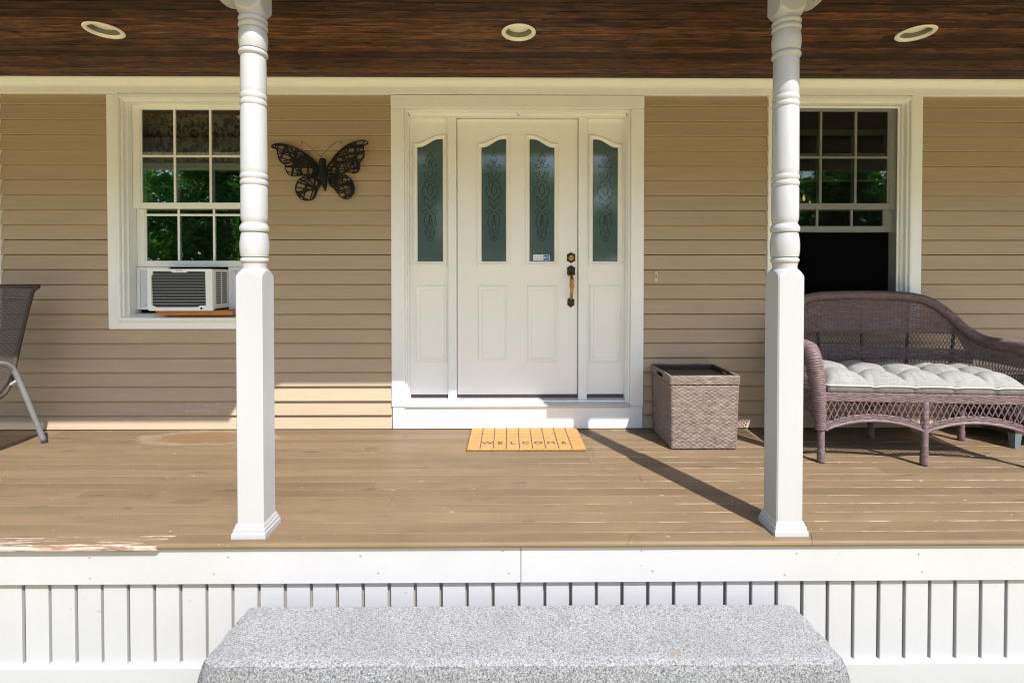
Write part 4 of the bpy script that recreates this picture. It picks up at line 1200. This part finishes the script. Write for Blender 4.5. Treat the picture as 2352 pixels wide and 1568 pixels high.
# ------------------------------------------------------------------ patio chair
ch = thing('patio_chair', 'brown mesh sling patio chair with grey tubular frame at left', 'chair', (-3.455, -.72, 0), R(4), None, True)
prof = smooth_path([(-.36, .395), (-.33, .425), (-.22, .420), (.0, .385), (.12, .375), (.185, .395), (.225, .46), (.27, .62), (.33, .84), (.385, 1.02), (.40, 1.070)], 8)
prof = [(p[0], p[1]) for p in [Vector((a[0], a[1], 0)) for a in prof]]
def hw(i):
    t = i / (len(prof) - 1); return .262 + .030 * smst((t - .90) / .10)
for s in (-1, 1):
    MB().tube([(s * hw(i), y, z) for i, (y, z) in enumerate(prof)], .0125, 10).build('sling_rail', 'rail_fabric', ch, True)
sl = MB(); sl.uv = []; NU = 18
for i, (y, z) in enumerate(prof):
    for k in range(NU + 1):
        u = k / NU; sl.v.append(((-1 + 2 * u) * hw(i), y - 0.0, z - .020 * (1 - (2 * u - 1) ** 2) * (1 if z < .5 else .3))); sl.uv.append((u, i / (len(prof) - 1)))
for i in range(len(prof) - 1):
    for k in range(NU): a = i * (NU + 1) + k; sl.f.append((a, a + 1, a + NU + 2, a + NU + 1))
sl.build('sling', 'sling_mesh', ch, True)
MB().tube([(-hw(len(prof) - 1) - .004, prof[-1][0], prof[-1][1]), (0, prof[-1][0] + .012, prof[-1][1] + .003), (hw(len(prof) - 1) + .004, prof[-1][0], prof[-1][1])], .0135, 10).build('top_bar', 'rail_fabric', ch, True)
for s in (-1, 1):
    x = s * .300
    P = smooth_path([(x + s * .012, .405, .012), (x + s * .006, .30, .30), (x, .222, .505), (x, .18, .566), (x, .10, .600), (x, -.10, .612), (x, -.28, .600), (x, -.335, .56), (x + s * .004, -.352, .45), (x + s * .01, -.38, .012)], 7)
    lg = MB().tube(P, .0155, 10).build('arm_frame', 'grey_metal', ch, True)
    for yy in (.407, -.380):
        MB().lathe([(.001, 0), (.018, 0), (.018, .022), (.0155, .03)], x + s * .012, yy, 12).build('foot_cap', 'rubber', lg)
    MB().tube([(s * .262, .215, .44), (x, .235, .47)], .010, 8).build('connector', 'grey_metal', ch)
MB().tube([(-.262, .02, .365), (0, .02, .350), (.262, .02, .365)], .011, 8).build('cross_bar', 'grey_metal', ch)

# ------------------------------------------------------------------ inside the windows
va = MB(); n = 90
lo, hi = [], []
for k in range(n + 1):
    x = -2.80 + .87 * k / n; y = .205 + .016 * math.sin(k * 1.05) + .006 * math.sin(k * 2.3)
    hi.append((x, .205 + (y - .205) * .4, 2.40)); lo.append((x, y, 2.035 + .010 * math.sin(k * .42)))
va.loft([lo, hi], close=False)
tag(va.build('curtain_valance', 'lace', None, True), 'floral lace valance hanging behind the left window top panes', 'curtain')
lampi = thing('candle_lamp', 'small lit candle chandelier glowing inside the right window', 'lamp', (3.46, 2.0, 1.95))
LX, LY = 3.455, 2.0
MB().lathe([(.004, 1.93), (.004, 2.6)], LX, LY, 8, True).build('lamp_stem', 'black_metal', lampi)
for dx, z in ((-.035, 2.035), (.035, 1.965)):
    MB().lathe([(.001, z - .035), (.012, z - .02), (.015, z), (.008, z + .025), (.001, z + .045)], LX + dx, LY, 12).build('candle_bulb', 'candle_bulb', lampi, True)
    MB().tube([(LX, LY, 1.94), (LX + dx, LY, 1.93), (LX + dx, LY, z - .035)], .005, 6).build('candle_arm', 'brass', lampi)

# ------------------------------------------------------------------ trees across the lawn (seen in the window reflections)
def tree_proto(seed, h, spread, leaf, mat, label):
    rng = random.Random(seed)
    t = thing('leafy_tree', label, 'tree', (0, 0, 0), 0, 'trees across the lawn', True)
    tr = MB(); tops = []
    tr.tube(smooth_path([(0, 0, -.1), (.1, .05, h * .3), (-.1, .1, h * .6), (.05, 0, h * .9)], 4), [.26 - .23 * k / 12 for k in range(13)], 9)
    for k in range(11):
        a = k * 2.4 + rng.random(); z = h * (.18 + .062 * k); L = spread * (1.0 - .5 * abs(k / 10 - .35))
        e = (math.cos(a) * L, math.sin(a) * L, z + L * .45); tr.tube(smooth_path([(0, 0, z), (e[0] * .5, e[1] * .5, z + L * .15), e], 3), [.09 - .075 * q / 6 for q in range(7)], 6)
        tops.append(Vector(e)); tops.append(Vector((e[0] * .6, e[1] * .6, z + L * .3)))
    tops += [Vector((rng.uniform(-.8, .8), rng.uniform(-.8, .8), h * f)) for f in (.75, .85, .92, 1.0)]
    tr.build('trunk', 'bark', t, True)
    cr = MB()
    for c in tops:
        rad = rng.uniform(.7, 1.25) * spread * .42
        for q in range(330):
            d = Vector((rng.gauss(0, 1), rng.gauss(0, 1), rng.gauss(0, .8))).normalized() * rad * rng.random() ** .45
            p = c + d; s = leaf * rng.uniform(.6, 1.3)
            a = Vector((rng.gauss(0, 1), rng.gauss(0, 1), rng.gauss(0, .6))).normalized(); b = a.cross(Vector((rng.gauss(0, 1), rng.gauss(0, 1), rng.gauss(0, 1)))).normalized()
            cr.add([p - a * s, p + b * s * .5, p + a * s, p - b * s * .5], [(0, 1, 2, 3)])
    cr.build('crown', mat, t)
    return t
protos = [tree_proto(3, 11.5, 3.6, .22, 'leaf_light', 'tall light green leafy tree across the lawn facing the porch'), tree_proto(5, 9.5, 3.3, .20, 'leaf_dark', 'rounder dark green leafy tree across the lawn facing the porch')]
spots = [(-42, -34), (-36, -28), (-31, -37), (-27, -29), (-22.5, -34), (-18, -28), (-14, -36), (-9, -29), (-4.5, -34), (.5, -28.5), (5, -35), (9.5, -29), (18.5, -34), (22, -28), (26.5, -35), (31, -29), (36, -35), (42, -31)]
for k, (x, y) in enumerate(spots):
    o = protos[k % 2] if k < 2 else copy_tree(protos[k % 2])
    o['label'] = ('tall light green leafy tree' if k % 2 == 0 else 'rounder dark green leafy tree') + ' across the lawn facing the porch'
    o.location = (x, y, -.74); o.rotation_euler = (0, 0, k * 1.7); s = .85 + .3 * ((k * 37) % 10) / 10; o.scale = (s, s, s)
